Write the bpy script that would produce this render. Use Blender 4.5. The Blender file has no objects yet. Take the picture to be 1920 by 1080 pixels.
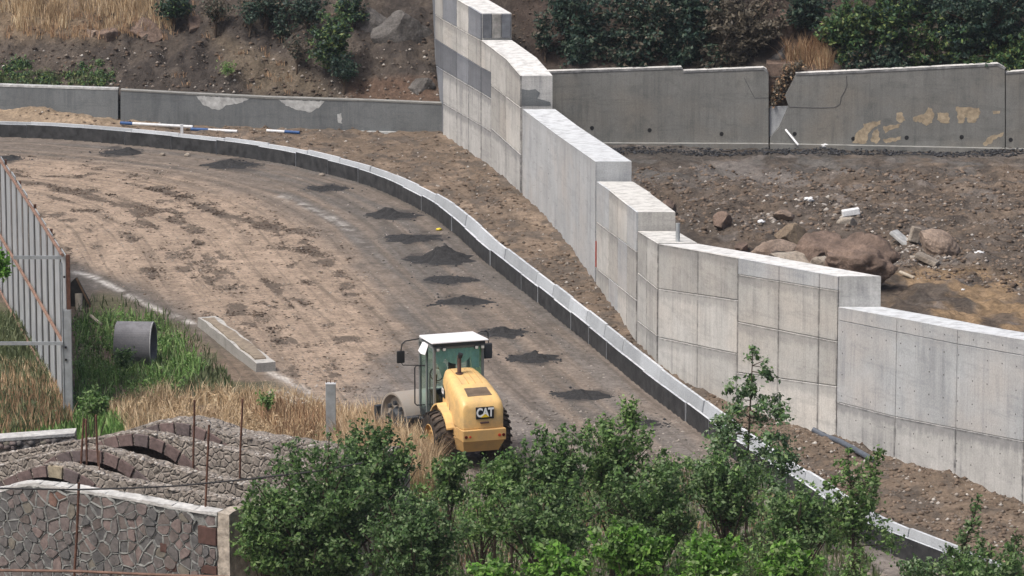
import bpy, bmesh, math, random
import numpy as np
from mathutils import Vector, Matrix, Euler
random.seed(7); rng = np.random.default_rng(7)
S = bpy.context.scene
R = math.radians
COL = S.collection

# ------------------------------------------------------------------ camera, sky, sun, exposure
F = 8000.0; W0, H0 = 1920.0, 1080.0
CAM_H = 27.8; PITCH = math.atan(0.1925)
cd = bpy.data.cameras.new('camera'); cam = bpy.data.objects.new('camera', cd); COL.objects.link(cam)
cam.location = (0, 0, CAM_H); cam.rotation_euler = (math.pi/2 - PITCH, 0, 0)
cd.sensor_width = 36; cd.lens = 36*F/W0; cd.clip_start = 1; cd.clip_end = 3000
S.camera = cam
world = bpy.data.worlds.new('World'); S.world = world; world.use_nodes = True
wn = world.node_tree.nodes; wl = world.node_tree.links
bg = wn['Background']; sky = wn.new('ShaderNodeTexSky'); sky.sky_type = 'NISHITA'; sky.sun_disc = False
SUN_EL, SUN_AZ = R(58), R(-125)          # azimuth measured from +Y clockwise: sun stands to the left and behind the camera
sky.sun_elevation = SUN_EL; sky.sun_rotation = SUN_AZ % (2*math.pi); sky.dust_density = 7; sky.air_density = 1.0; sky.ozone_density = 1.0
wl.new(sky.outputs[0], bg.inputs[0]); bg.inputs[1].default_value = 0.10
sd = bpy.data.lights.new('sun', 'SUN'); sun = bpy.data.objects.new('sun', sd); COL.objects.link(sun)
sd.energy = 2.0; sd.angle = R(14); sd.color = (1, 0.965, 0.92)
sdir = Vector((math.sin(SUN_AZ)*math.cos(SUN_EL), math.cos(SUN_AZ)*math.cos(SUN_EL), math.sin(SUN_EL)))
sun.rotation_euler = sdir.to_track_quat('Z', 'Y').to_euler()
S.view_settings.view_transform = 'Standard'; S.view_settings.look = 'None'; S.view_settings.gamma = 1
S.view_settings.use_curve_mapping = False; S.view_settings.exposure = 0.50
S.render.engine = 'CYCLES'

# ------------------------------------------------------------------ camera geometry
CP, SP = math.cos(PITCH), math.sin(PITCH)
def ray(px, py):
    x = (px-W0/2)/F; v = -(py-H0/2)/F
    return x, CP+v*SP, -SP+v*CP
def G(px, py, z=0.0):
    x, y, dz = ray(px, py); t = (z-CAM_H)/dz
    return x*t, y*t
def G3(px, py, z=0.0):
    a, b = G(px, py, z); return (a, b, z)
def Zat(py, Y):
    x, y, dz = ray(960, py); return CAM_H + dz*Y/y
def atY(px, py, Y):
    x, y, dz = ray(px, py); t = Y/y
    return (x*t, Y, CAM_H+dz*t)
def proj(X, Y, Z):
    zc = Y*CP - (Z-CAM_H)*SP; yc = Y*SP + (Z-CAM_H)*CP
    return W0/2 + F*X/zc, H0/2 - F*yc/zc
def lerp(a, b, t): return a+(b-a)*t
def pl(x, pts):
    xs = [p[0] for p in pts]; ys = [p[1] for p in pts]
    return float(np.interp(x, xs, ys))

# ------------------------------------------------------------------ numpy noise
def _h(ix, iy, seed):
    n = (ix.astype(np.int64)*374761393 + iy.astype(np.int64)*668265263 + seed*974634777) & 0x7fffffff
    n = ((n ^ (n >> 13))*1274126177) & 0x7fffffff
    return ((n ^ (n >> 16)) & 0xffff)/65535.0
def vnoise(x, y, seed=0):
    ix = np.floor(x); iy = np.floor(y); fx = x-ix; fy = y-iy
    fx = fx*fx*(3-2*fx); fy = fy*fy*(3-2*fy)
    a = _h(ix, iy, seed); b = _h(ix+1, iy, seed); c = _h(ix, iy+1, seed); d = _h(ix+1, iy+1, seed)
    return (a*(1-fx)+b*fx)*(1-fy) + (c*(1-fx)+d*fx)*fy
def fbm(x, y, o=4, seed=0):
    s = 0; a = 0.5; t = 0
    for k in range(o):
        s = s + a*vnoise(x, y, seed+k*17); t += a; a *= 0.5; x = x*2.03+13.1; y = y*2.03+7.7
    return s/t
def sstep(a, b, x):
    t = np.clip((x-a)/(b-a), 0, 1); return t*t*(3-2*t)

# ------------------------------------------------------------------ object helpers
def thing(name, label, cat, loc=(0, 0, 0), rz=0.0, group=None):
    o = bpy.data.objects.new(name, None); COL.objects.link(o); o.empty_display_size = 0.3
    o.location = loc; o.rotation_euler = (0, 0, rz); o['label'] = label; o['category'] = cat; o['kind'] = 'thing'
    if group: o['group'] = group
    return o
def tag(o, label, cat, group=None):
    o['label'] = label; o['category'] = cat; o['kind'] = 'thing'
    if group: o['group'] = group
    return o
def struct(o): o['kind'] = 'structure'; return o
def stuff(o): o['kind'] = 'stuff'; return o
class MB:
    """collects faces; vertices are given in world space (or in the thing's own space when local=True)"""
    def __init__(s): s.v = []; s.f = []; s.m = []
    def add(s, vs, fs, mi=0):
        b = len(s.v); s.v += [tuple(p) for p in vs]; s.f += [tuple(b+i for i in f) for f in fs]; s.m += [mi]*len(fs)
    def hexa(s, p, mi=0):       # p: 4 bottom, 4 top, counter-clockwise from above
        s.add(p, [(3, 2, 1, 0), (4, 5, 6, 7), (0, 1, 5, 4), (1, 2, 6, 5), (2, 3, 7, 6), (3, 0, 4, 7)], mi)
    def box(s, x0, x1, y0, y1, z0, z1, mi=0):
        s.hexa([(x0, y0, z0), (x1, y0, z0), (x1, y1, z0), (x0, y1, z0), (x0, y0, z1), (x1, y0, z1), (x1, y1, z1), (x0, y1, z1)], mi)
    def prism(s, a, b, mi=0):   # two matching loops
        n = len(a); s.add(list(a)+list(b), [tuple(range(n))[::-1], tuple(range(n, 2*n))]+[(i, (i+1) % n, n+(i+1) % n, n+i) for i in range(n)], mi)
    def tube(s, pts, r, n=8, mi=0, cap=True):
        pts = [Vector(p) for p in pts]; rs = r if isinstance(r, (list, tuple)) else [r]*len(pts)
        rings = []; up = None
        for i, p in enumerate(pts):
            d = (pts[min(i+1, len(pts)-1)]-pts[max(i-1, 0)]).normalized()
            if up is None: up = Vector((0, 0, 1)) if abs(d.z) < 0.9 else Vector((1, 0, 0))
            a = d.cross(up).normalized(); b = a.cross(d).normalized(); up = b
            rings.append([p+(a*math.cos(t)+b*math.sin(t))*rs[i] for t in [2*math.pi*k/n for k in range(n)]])
        vs = [q for rr in rings for q in rr]; fs = []
        for i in range(len(rings)-1):
            for k in range(n): fs.append((i*n+k, i*n+(k+1) % n, (i+1)*n+(k+1) % n, (i+1)*n+k))
        if cap: fs.append(tuple(range(n))[::-1]); fs.append(tuple(range((len(rings)-1)*n, len(rings)*n)))
        s.add(vs, fs, mi)
    def lathe(s, prof, axis_o, axis_d, n=24, mi=0, closed=True):   # prof: (radius, along)
        o = Vector(axis_o); d = Vector(axis_d).normalized(); a = d.orthogonal().normalized(); b = d.cross(a)
        vs = []; fs = []; m = len(prof)
        for k in range(n):
            t = 2*math.pi*k/n; e = a*math.cos(t)+b*math.sin(t)
            for (r, h) in prof: vs.append(o+d*h+e*r)
        for k in range(n):
            k2 = (k+1) % n
            for j in range(m if closed else m-1):
                j2 = (j+1) % m; fs.append((k*m+j, k2*m+j, k2*m+j2, k*m+j2))
        s.add(vs, fs, mi)
    def build(s, name, mats, parent=None, smooth=False, bevel=0, local=False, seg=2):
        me = bpy.data.meshes.new(name)
        off = Vector((0, 0, 0)) if (parent is None or local) else parent_loc(parent)
        me.from_pydata([(p[0]-off.x, p[1]-off.y, p[2]-off.z) for p in s.v], [], s.f)
        mats = mats if isinstance(mats, (list, tuple)) else [mats]
        for m in mats: me.materials.append(m)
        if len(mats) > 1: me.polygons.foreach_set('material_index', s.m)
        if smooth: me.polygons.foreach_set('use_smooth', [True]*len(me.polygons))
        me.update()
        bm = bmesh.new(); bm.from_mesh(me); bmesh.ops.recalc_face_normals(bm, faces=bm.faces); bm.to_mesh(me); bm.free()
        o = bpy.data.objects.new(name, me); COL.objects.link(o)
        if parent: o.parent = parent
        if bevel:
            b = o.modifiers.new('bevel', 'BEVEL'); b.width = bevel; b.segments = seg; b.limit_method = 'ANGLE'; b.angle_limit = R(35)
        return o
def parent_loc(p):
    v = Vector((0, 0, 0))
    while p is not None: v += Vector(p.location); p = p.parent
    return v
def npmesh(name, V, Fc, mats, parent=None, smooth=False, k=4, cols=None, uv=None, matidx=None, local=False):
    """fast mesh from arrays; Fc is (n,k)"""
    me = bpy.data.meshes.new(name); V = np.asarray(V, dtype=np.float32)
    off = np.zeros(3) if (parent is None or local) else np.array(parent_loc(parent)); V = (V-off).astype(np.float32)
    me.vertices.add(len(V)); me.vertices.foreach_set('co', V.ravel())
    Fc = np.asarray(Fc, dtype=np.int32); n = len(Fc); me.loops.add(n*k); me.loops.foreach_set('vertex_index', Fc.ravel())
    me.polygons.add(n); me.polygons.foreach_set('loop_start', np.arange(n, dtype=np.int32)*k); me.polygons.foreach_set('loop_total', np.full(n, k, dtype=np.int32))
    if smooth: me.polygons.foreach_set('use_smooth', np.ones(n, dtype=bool))
    for m in (mats if isinstance(mats, (list, tuple)) else [mats]): me.materials.append(m)
    if matidx is not None: me.polygons.foreach_set('material_index', np.asarray(matidx, dtype=np.int32))
    if cols is not None:
        for nm, c in cols.items():
            if c.ndim == 1:
                a = me.attributes.new(nm, 'FLOAT', 'POINT'); a.data.foreach_set('value', c.astype(np.float32))
            else:
                a = me.attributes.new(nm, 'FLOAT_COLOR', 'POINT'); a.data.foreach_set('color', np.c_[c, np.ones(len(c))].astype(np.float32).ravel())
    me.update(calc_edges=True); me.validate()
    o = bpy.data.objects.new(name, me); COL.objects.link(o)
    if parent: o.parent = parent
    return o

# ------------------------------------------------------------------ materials
class NT:
    def __init__(s, name):
        s.mat = bpy.data.materials.new(name); s.mat.use_nodes = True; s.n = s.mat.node_tree.nodes; s.l = s.mat.node_tree.links
        s.b = s.n['Principled BSDF']; s.out = s.n['Material Output']
        s.tc = s.n.new('ShaderNodeTexCoord'); s.geo = s.n.new('ShaderNodeNewGeometry')
    def map(s, scale=(1, 1, 1), src=None, rot=(0, 0, 0)):
        m = s.n.new('ShaderNodeMapping'); m.inputs['Scale'].default_value = scale; m.inputs['Rotation'].default_value = rot
        s.l.new(src or s.geo.outputs['Position'], m.inputs['Vector']); return m.outputs[0]
    def noise(s, vec, scale, detail=4, rough=0.55, dist=0.0):
        t = s.n.new('ShaderNodeTexNoise'); t.inputs['Scale'].default_value = scale; t.inputs['Detail'].default_value = detail
        t.inputs['Roughness'].default_value = rough; t.inputs['Distortion'].default_value = dist; s.l.new(vec, t.inputs['Vector']); return t.outputs['Fac']
    def voro(s, vec, scale, feature='F1', out='Distance', rnd=1):
        t = s.n.new('ShaderNodeTexVoronoi'); t.feature = feature; t.inputs['Scale'].default_value = scale; t.inputs['Randomness'].default_value = rnd
        s.l.new(vec, t.inputs['Vector']); return t.outputs[out]
    def ramp(s, fac, stops, interp='LINEAR'):
        r = s.n.new('ShaderNodeValToRGB'); r.color_ramp.interpolation = interp; e = r.color_ramp.elements
        while len(e) < len(stops): e.new(0.5)
        for i, (p, c) in enumerate(stops):
            e[i].position = p; e[i].color = (c, c, c, 1) if isinstance(c, (int, float)) else (*c, 1)
        s.l.new(fac, r.inputs[0]); return r.outputs[0]
    def mix(s, fac, a, b, mode='MIX'):
        m = s.n.new('ShaderNodeMix'); m.data_type = 'RGBA'; m.blend_type = mode; m.clamp_factor = True
        for sock, v in ((m.inputs[0], fac), (m.inputs[6], a), (m.inputs[7], b)):
            if isinstance(v, (int, float)): sock.default_value = v if sock == m.inputs[0] else (v, v, v, 1)
            elif isinstance(v, tuple): sock.default_value = (*v, 1)
            else: s.l.new(v, sock)
        return m.outputs[2]
    def math(s, op, a, b=0.0):
        m = s.n.new('ShaderNodeMath'); m.operation = op
        for sock, v in ((m.inputs[0], a), (m.inputs[1], b)):
            if isinstance(v, (int, float)): sock.default_value = v
            else: s.l.new(v, sock)
        return m.outputs[0]
    def attr(s, name, out='Color'):
        a = s.n.new('ShaderNodeAttribute'); a.attribute_name = name; return a.outputs[out]
    def rnd(s, island=False):
        if island: return s.geo.outputs['Random Per Island']
        return s.n.new('ShaderNodeObjectInfo').outputs['Random']
    def bump(s, h, strength=0.5, dist=0.02):
        b = s.n.new('ShaderNodeBump'); b.inputs['Strength'].default_value = strength; b.inputs['Distance'].default_value = dist
        s.l.new(h, b.inputs['Height']); s.l.new(b.outputs[0], s.b.inputs['Normal'])
    def fin(s, col, rough=0.9, metal=0.0, spec=0.3):
        if isinstance(col, tuple): s.b.inputs['Base Color'].default_value = (*col, 1)
        else: s.l.new(col, s.b.inputs['Base Color'])
        if isinstance(rough, (int, float)): s.b.inputs['Roughness'].default_value = rough
        else: s.l.new(rough, s.b.inputs['Roughness'])
        s.b.inputs['Metallic'].default_value = metal; s.b.inputs['Specular IOR Level'].default_value = spec
        return s.mat
M = {}
def m_simple(name, c, rough=0.8, metal=0.0, var=0.25, scale=6, spec=0.3, bump=0.0, bscale=30, c2=None):
    t = NT(name); v = t.map()
    n = t.noise(v, scale, 5, 0.6)
    lo = tuple(x*(1-var) for x in c); hi = c2 or tuple(min(1, x*(1+var)) for x in c)
    col = t.ramp(n, [(0.3, lo), (0.7, hi)])
    if bump: t.bump(t.noise(v, bscale, 4, 0.6), bump, 0.03)
    M[name] = t.fin(col, rough, metal, spec); return M[name]
def m_concrete(name, c, dark, streak=0.5, warm=None, board=0.0, stain=0.5, rv=0.0, low=0.4, edge=0.0):
    """cast concrete: board marks and run-down streaks, blotches, pores"""
    t = NT(name); v = t.map(); vs = t.map((1, 1, 0.07)); vb = t.map((1, 1, 0.02))
    big = t.noise(v, 0.55, 5, 0.6); col = t.ramp(big, [(0.32, tuple(x*0.80 for x in c)), (0.62, c)])
    if warm: col = t.mix(t.ramp(t.noise(t.map((1, 1, 1.3)), 0.33, 3), [(0.45, 0), (0.65, 0.7)]), col, warm)
    st = t.ramp(t.noise(vs, 2.6, 6, 0.66, 0.6), [(0.46, 0.0), (0.72, 1.0)]); msk = t.ramp(t.noise(v, 0.7, 3), [(0.42, 0.15), (0.62, 1.0)])
    col = t.mix(t.math('MULTIPLY', t.math('MULTIPLY', st, msk), streak), col, dark)
    bd = t.ramp(t.noise(vb, 5.0, 2, 0.5), [(0.47, 0.0), (0.50, 1.0), (0.53, 0.0)])
    if board: col = t.mix(t.math('MULTIPLY', bd, board*0.55), col, dark)
    hz = t.ramp(t.noise(t.map((0.15, 0.15, 1)), 3.0, 3, 0.6), [(0.55, 0), (0.62, 0.25), (0.68, 0)]); col = t.mix(hz, col, dark)
    bl = t.ramp(t.noise(v, 2.3, 6, 0.7), [(0.52, 0), (0.75, 1)])
    col = t.mix(t.math('MULTIPLY', bl, stain), col, dark)
    po = t.ramp(t.voro(v, 9.0), [(0.02, 1.0), (0.09, 0.0)])
    col = t.mix(t.math('MULTIPLY', po, 0.5), col, tuple(x*0.5 for x in dark))
    fine = t.noise(v, 22, 4, 0.7); col = t.mix(0.35, col, t.ramp(fine, [(0.3, 0.25), (0.7, 0.75)]), 'OVERLAY')
    if edge:    # run-off below each joint and grime in the joints; 'pa' holds the distances to the panel's edges in metres
        pa = t.n.new('ShaderNodeSeparateXYZ'); t.l.new(t.attr('pa', 'Vector'), pa.inputs[0]); wn_ = t.math('MULTIPLY', t.noise(t.map((1, 1, 0.35)), 4.5, 5, 0.7), 0.62)
        m1 = t.ramp(t.math('SUBTRACT', t.math('ADD', pa.outputs[1], 0.12), wn_), [(0.0, 1.0), (0.16, 0.0)]); jn = t.ramp(t.noise(v, 3.1, 4, 0.7), [(0.35, 0.0), (0.6, 1.0)])
        sd_ = t.math('MULTIPLY', t.math('MINIMUM', pa.outputs[0], pa.outputs[2]), 1.0); m2_ = t.math('MULTIPLY', t.ramp(t.math('SUBTRACT', sd_, t.math('MULTIPLY', fine, 0.05)), [(0.0, 1.0), (0.05, 0.0)]), jn)
        tj = t.math('MULTIPLY', t.ramp(t.math('SUBTRACT', pa.outputs[1], t.math('MULTIPLY', fine, 0.07)), [(0.0, 1.0), (0.05, 0.0)]), jn)
        col = t.mix(t.math('MULTIPLY', m1, 0.55*edge), col, dark); col = t.mix(t.math('MULTIPLY', t.math('MAXIMUM', m2_, tj), 0.8*edge), col, tuple(x*0.55 for x in dark))
    # upward faces: a paler mottled tone
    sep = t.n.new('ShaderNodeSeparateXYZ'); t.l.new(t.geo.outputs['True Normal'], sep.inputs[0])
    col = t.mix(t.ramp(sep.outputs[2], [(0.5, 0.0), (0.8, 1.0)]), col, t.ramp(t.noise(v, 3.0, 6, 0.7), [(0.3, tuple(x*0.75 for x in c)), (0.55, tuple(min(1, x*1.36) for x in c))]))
    if rv:
        r = t.rnd(); col = t.mix(rv, col, t.ramp(r, [(0, 0.28), (1, 0.72)]), 'OVERLAY')
    t.bump(t.math('ADD', fine, t.math('MULTIPLY', t.noise(vb, 9, 2), 0.8)), 0.35, 0.012)
    M[name] = t.fin(col, 0.9, 0, 0.25); return M[name]
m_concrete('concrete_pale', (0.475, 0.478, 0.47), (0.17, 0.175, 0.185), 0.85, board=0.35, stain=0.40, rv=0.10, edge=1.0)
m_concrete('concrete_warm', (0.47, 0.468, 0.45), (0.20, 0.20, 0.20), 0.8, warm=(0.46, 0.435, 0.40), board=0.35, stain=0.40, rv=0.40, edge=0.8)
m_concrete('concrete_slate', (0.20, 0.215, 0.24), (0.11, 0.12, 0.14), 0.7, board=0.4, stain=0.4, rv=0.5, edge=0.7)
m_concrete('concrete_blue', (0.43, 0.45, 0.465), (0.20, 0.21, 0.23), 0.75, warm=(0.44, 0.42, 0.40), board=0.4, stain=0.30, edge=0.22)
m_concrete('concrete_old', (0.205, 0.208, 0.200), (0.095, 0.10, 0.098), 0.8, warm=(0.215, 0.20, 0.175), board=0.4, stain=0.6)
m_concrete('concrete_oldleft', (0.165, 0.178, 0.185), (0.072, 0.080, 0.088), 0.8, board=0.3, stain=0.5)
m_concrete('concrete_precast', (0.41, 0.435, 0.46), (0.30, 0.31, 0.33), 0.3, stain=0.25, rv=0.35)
m_concrete('concrete_ring', (0.15, 0.15, 0.16), (0.08, 0.08, 0.09), 0.4, stain=0.5)
m_simple('joint_dark', (0.10, 0.10, 0.10), 0.95)
m_simple('bitumen', (0.022, 0.024, 0.028), 0.65, var=0.5, scale=3, spec=0.35, bump=0.3, bscale=14, c2=(0.055, 0.057, 0.06))
m_simple('asphalt_heap', (0.030, 0.030, 0.031), 0.95, var=0.4, scale=12, bump=1.0, bscale=22)
m_simple('whitewash', (0.40, 0.41, 0.41), 0.9, var=0.35, scale=5)
m_simple('plaster_remnant', (0.34, 0.28, 0.20), 0.9, var=0.35, scale=6)
m_simple('fence_sheet', (0.40, 0.43, 0.455), 0.5, 0.25, var=0.14, scale=1.5, spec=0.4)
m_simple('galvanised', (0.40, 0.43, 0.45), 0.45, 0.5, var=0.2, scale=4)
m_simple('rust', (0.11, 0.055, 0.038), 0.9, var=0.5, scale=5, bump=0.3)
m_simple('rust_light', (0.20, 0.125, 0.095), 0.9, var=0.35, scale=4, bump=0.2)
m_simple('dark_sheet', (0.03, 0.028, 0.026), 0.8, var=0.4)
m_simple('wood_pale', (0.42, 0.37, 0.30), 0.85, var=0.3)
m_simple('wood_brown', (0.16, 0.10, 0.06), 0.85, var=0.4)
m_simple('bark', (0.07, 0.052, 0.038), 0.95, var=0.4)
m_simple('pipe_white', (0.60, 0.62, 0.64), 0.5, var=0.12)
m_simple('pipe_blue', (0.02, 0.07, 0.20), 0.45, var=0.2)
m_simple('pipe_grey', (0.085, 0.10, 0.125), 0.55, var=0.2)
m_simple('dried_mud', (0.24, 0.20, 0.155), 0.95, var=0.35, scale=6, bump=0.6, bscale=12)
m_concrete('concrete_beam', (0.33, 0.325, 0.31), (0.17, 0.165, 0.155), 0.6, stain=0.6)
m_simple('rag_white', (0.68, 0.70, 0.72), 0.8, var=0.2, scale=9)
m_simple('litter_yellow', (0.60, 0.48, 0.04), 0.6, var=0.1)
m_simple('marker_red', (0.42, 0.06, 0.03), 0.6, var=0.2)
m_simple('cable_black', (0.02, 0.02, 0.022), 0.6, var=0.1)
# vehicle
def m_paint(name, c, rough=0.35, dust=(0.30, 0.235, 0.16), amt=0.35, spec=0.5):
    t = NT(name); v = t.map(src=t.tc.outputs['Object'])
    n = t.ramp(t.noise(v, 2.2, 6, 0.7), [(0.42, 0), (0.75, 1)])
    col = t.mix(t.math('MULTIPLY', n, amt), c, dust)
    sp = t.ramp(t.noise(v, 35, 3, 0.7), [(0.66, 0), (0.76, 1)]); col = t.mix(t.math('MULTIPLY', sp, amt), col, tuple(x*0.5 for x in dust))
    M[name] = t.fin(col, t.ramp(n, [(0, rough), (1, 0.8)]), 0, spec); return M[name]
m_paint('paint_yellow', (0.76, 0.50, 0.20), 0.42, amt=0.65)
m_paint('paint_yellow_dirty', (0.56, 0.34, 0.12), 0.6, amt=0.6)
m_paint('paint_white', (0.78, 0.78, 0.80), 0.4, amt=0.15, dust=(0.5, 0.47, 0.42))
m_paint('paint_dark', (0.028, 0.034, 0.042), 0.45, amt=0.2, dust=(0.12, 0.11, 0.10))
m_paint('paint_grey', (0.16, 0.18, 0.185), 0.45, amt=0.25)
m_paint('rubber', (0.030, 0.027, 0.025), 0.9, dust=(0.17, 0.13, 0.10), amt=0.95, spec=0.15)
m_paint('drum_steel', (0.30, 0.275, 0.245), 0.55, dust=(0.33, 0.27, 0.21), amt=0.8)
m_simple('grille', (0.17, 0.13, 0.095), 0.7, var=0.3, scale=3)
m_simple('exhaust_rust', (0.085, 0.05, 0.043), 0.75, var=0.3)
m_simple('badge_black', (0.010, 0.013, 0.022), 0.35, var=0.05)
m_simple('letter_white', (0.80, 0.81, 0.82), 0.5, var=0.03)
m_simple('letter_yellow', (0.80, 0.55, 0.02), 0.5, var=0.03)
m_simple('lamp_lens', (0.60, 0.60, 0.55), 0.2, var=0.1)
m_simple('lamp_red', (0.55, 0.07, 0.03), 0.3, var=0.1)
m_simple('lamp_dark', (0.09, 0.012, 0.010), 0.3, var=0.1)
m_simple('seat_fabric', (0.030, 0.028, 0.036), 0.9, var=0.2)
m_simple('curtain_green', (0.72, 0.90, 0.84), 0.85, var=0.12)
t = NT('cab_glass')
tr = t.n.new('ShaderNodeBsdfTransparent'); tr.inputs[0].default_value = (0.80, 0.96, 0.93, 1)
gl = t.n.new('ShaderNodeBsdfGlossy'); gl.inputs['Roughness'].default_value = 0.08; gl.inputs[0].default_value = (0.8, 1, 0.97, 1)
fr = t.n.new('ShaderNodeFresnel'); fr.inputs[0].default_value = 1.5
mx = t.n.new('ShaderNodeMixShader'); t.l.new(fr.outputs[0], mx.inputs[0]); t.l.new(tr.outputs[0], mx.inputs[1]); t.l.new(gl.outputs[0], mx.inputs[2]); t.l.new(mx.outputs[0], t.out.inputs[0])
M['cab_glass'] = t.mat
# foliage: every leaf is its own island and takes its own shade of green
def m_leaf(name, cols, trans=0.25, rough=0.55):
    t = NT(name); r = t.rnd(True); n = len(cols)
    c = t.ramp(r, [(i/(n-1), cc) for i, cc in enumerate(cols)])
    c = t.mix(0.5, c, t.ramp(t.noise(t.map(), 0.8, 3), [(0.3, 0.3), (0.7, 0.7)]), 'OVERLAY')
    t.fin(c, rough, 0, 0.35)
    tl = t.n.new('ShaderNodeBsdfTranslucent'); t.l.new(c, tl.inputs[0]); mx = t.n.new('ShaderNodeMixShader'); mx.inputs[0].default_value = trans
    t.l.new(t.b.outputs[0], mx.inputs[1]); t.l.new(tl.outputs[0], mx.inputs[2]); t.l.new(mx.outputs[0], t.out.inputs[0])
    M[name] = t.mat; return t.mat
m_leaf('leaf_dark', [(0.028, 0.064, 0.020), (0.062, 0.128, 0.038), (0.105, 0.190, 0.060), (0.20, 0.27, 0.14)], 0.35)
m_leaf('leaf_mid', [(0.045, 0.100, 0.024), (0.095, 0.190, 0.044), (0.155, 0.265, 0.070), (0.27, 0.35, 0.17)], 0.35)
m_leaf('leaf_bright', [(0.045, 0.12, 0.018), (0.10, 0.245, 0.030), (0.17, 0.36, 0.055), (0.25, 0.42, 0.10)], 0.4)
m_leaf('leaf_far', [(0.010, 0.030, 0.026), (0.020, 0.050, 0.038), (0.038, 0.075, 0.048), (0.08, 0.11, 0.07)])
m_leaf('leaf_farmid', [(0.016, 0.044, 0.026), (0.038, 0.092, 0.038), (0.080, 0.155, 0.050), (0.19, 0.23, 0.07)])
m_leaf('leaf_dry', [(0.055, 0.048, 0.038), (0.110, 0.095, 0.070), (0.170, 0.145, 0.105)])
m_leaf('leaf_sapling', [(0.055, 0.11, 0.045), (0.095, 0.180, 0.070), (0.28, 0.35, 0.23)])
m_leaf('weed_green', [(0.045, 0.11, 0.024), (0.11, 0.23, 0.050), (0.19, 0.32, 0.09), (0.28, 0.36, 0.15)])
m_leaf('weed_olive', [(0.060, 0.085, 0.040), (0.110, 0.140, 0.065), (0.160, 0.180, 0.090)])
m_leaf('straw', [(0.30, 0.205, 0.115), (0.48, 0.36, 0.22), (0.64, 0.52, 0.36)], 0.2, 0.8)
m_leaf('straw_red', [(0.21, 0.125, 0.075), (0.38, 0.24, 0.14), (0.50, 0.36, 0.22)], 0.2, 0.8)
# masonry
def m_stone(name, stops, bs=20, var=0.4):
    t = NT(name); r = t.rnd(); c = t.ramp(r, stops, 'CONSTANT'); v = t.map()
    n = t.noise(v, 7, 5, 0.7); c = t.mix(0.75, c, t.ramp(n, [(0.3, 0.25), (0.7, 0.75)]), 'OVERLAY'); t.bump(t.noise(v, bs, 5, 0.7), 0.7, 0.02)
    M[name] = t.fin(c, 0.9, 0, 0.2)
m_stone('stone_mixed', [(0, (0.125, 0.117, 0.114)), (0.2, (0.14, 0.127, 0.123)), (0.38, (0.155, 0.130, 0.124)), (0.55, (0.108, 0.107, 0.107)), (0.70, (0.135, 0.116, 0.108)), (0.84, (0.185, 0.148, 0.138)), (0.93, (0.16, 0.148, 0.125)), (0.985, (0.165, 0.105, 0.085))])
m_stone('stone_tuff', [(0, (0.135, 0.100, 0.095)), (0.35, (0.165, 0.122, 0.115)), (0.7, (0.120, 0.098, 0.097))])
m_stone('stone_keystone', [(0, (0.30, 0.26, 0.19)), (0.5, (0.30, 0.26, 0.19))])
m_simple('stone_block_brown', (0.085, 0.048, 0.040), 0.9, var=0.25, scale=8, bump=0.3)
def m_rubblewall(name, c1, c2, c3, sc=5.0):
    t = NT(name); v = t.map(); d = t.voro(v, sc, 'DISTANCE_TO_EDGE'); cc = t.voro(v, sc, 'F1', 'Color')
    sepc = t.n.new('ShaderNodeSeparateColor'); t.l.new(cc, sepc.inputs[0])
    c = t.ramp(sepc.outputs[0], [(0, c1), (0.5, c2), (1, tuple(x*1.25 for x in c1))]); c = t.mix(t.ramp(t.math('ADD', d, t.math('MULTIPLY', t.noise(v, 4, 4, 0.7), 0.3)), [(0.13, 1), (0.24, 0)]), c, c3)
    n = t.noise(v, 9, 6, 0.75); c = t.mix(0.8, c, t.ramp(n, [(0.3, 0.2), (0.7, 0.8)]), 'OVERLAY')
    t.bump(t.math('ADD', t.ramp(d, [(0, 0), (0.15, 1)]), n), 0.9, 0.05); M[name] = t.fin(c, 0.95, 0, 0.2)
m_rubblewall('rubble_wall', (0.20, 0.178, 0.155), (0.26, 0.23, 0.205), (0.29, 0.265, 0.235))
m_simple('mortar_grey', (0.185, 0.19, 0.182), 0.95, var=0.35, scale=5, bump=0.8, bscale=18)
m_simple('mortar_cap', (0.44, 0.44, 0.43), 0.9, var=0.3, scale=4, bump=0.8, bscale=12)
m_simple('plaster_rough', (0.36, 0.32, 0.27), 0.95, var=0.45, scale=5, bump=1.0, bscale=9)
def m_rock(name, c1, c2, bs=6):
    t = NT(name); v = t.map(); n = t.noise(v, 1.6, 7, 0.65); c = t.ramp(n, [(0.35, c1), (0.62, c2)])
    f = t.noise(v, 12, 6, 0.75); c = t.mix(0.7, c, t.ramp(f, [(0.3, 0.25), (0.7, 0.75)]), 'OVERLAY')
    t.bump(t.math('ADD', t.noise(v, bs, 6, 0.7), t.math('MULTIPLY', f, 0.4)), 0.9, 0.08); M[name] = t.fin(c, 0.92, 0, 0.25)
m_rock('rock_brown', (0.105, 0.078, 0.064), (0.225, 0.165, 0.132))
m_rock('rock_tan', (0.19, 0.145, 0.115), (0.33, 0.26, 0.21))
m_rock('rock_sand', (0.15, 0.115, 0.085), (0.27, 0.215, 0.155))
m_rock('rock_pale', (0.22, 0.185, 0.15), (0.38, 0.34, 0.29))
m_rock('rock_cliff', (0.060, 0.055, 0.052), (0.145, 0.138, 0.132))
m_leaf('rubble_bits', [(0.10, 0.085, 0.07), (0.20, 0.17, 0.145), (0.42, 0.40, 0.37)], 0.0, 0.9)
m_leaf('gravel_bits', [(0.10, 0.09, 0.08), (0.20, 0.18, 0.155), (0.36, 0.33, 0.30)], 0.0, 0.9)
m_leaf('clod_bits', [(0.035, 0.026, 0.020), (0.075, 0.055, 0.042), (0.13, 0.095, 0.07)], 0.0, 0.95)
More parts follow.
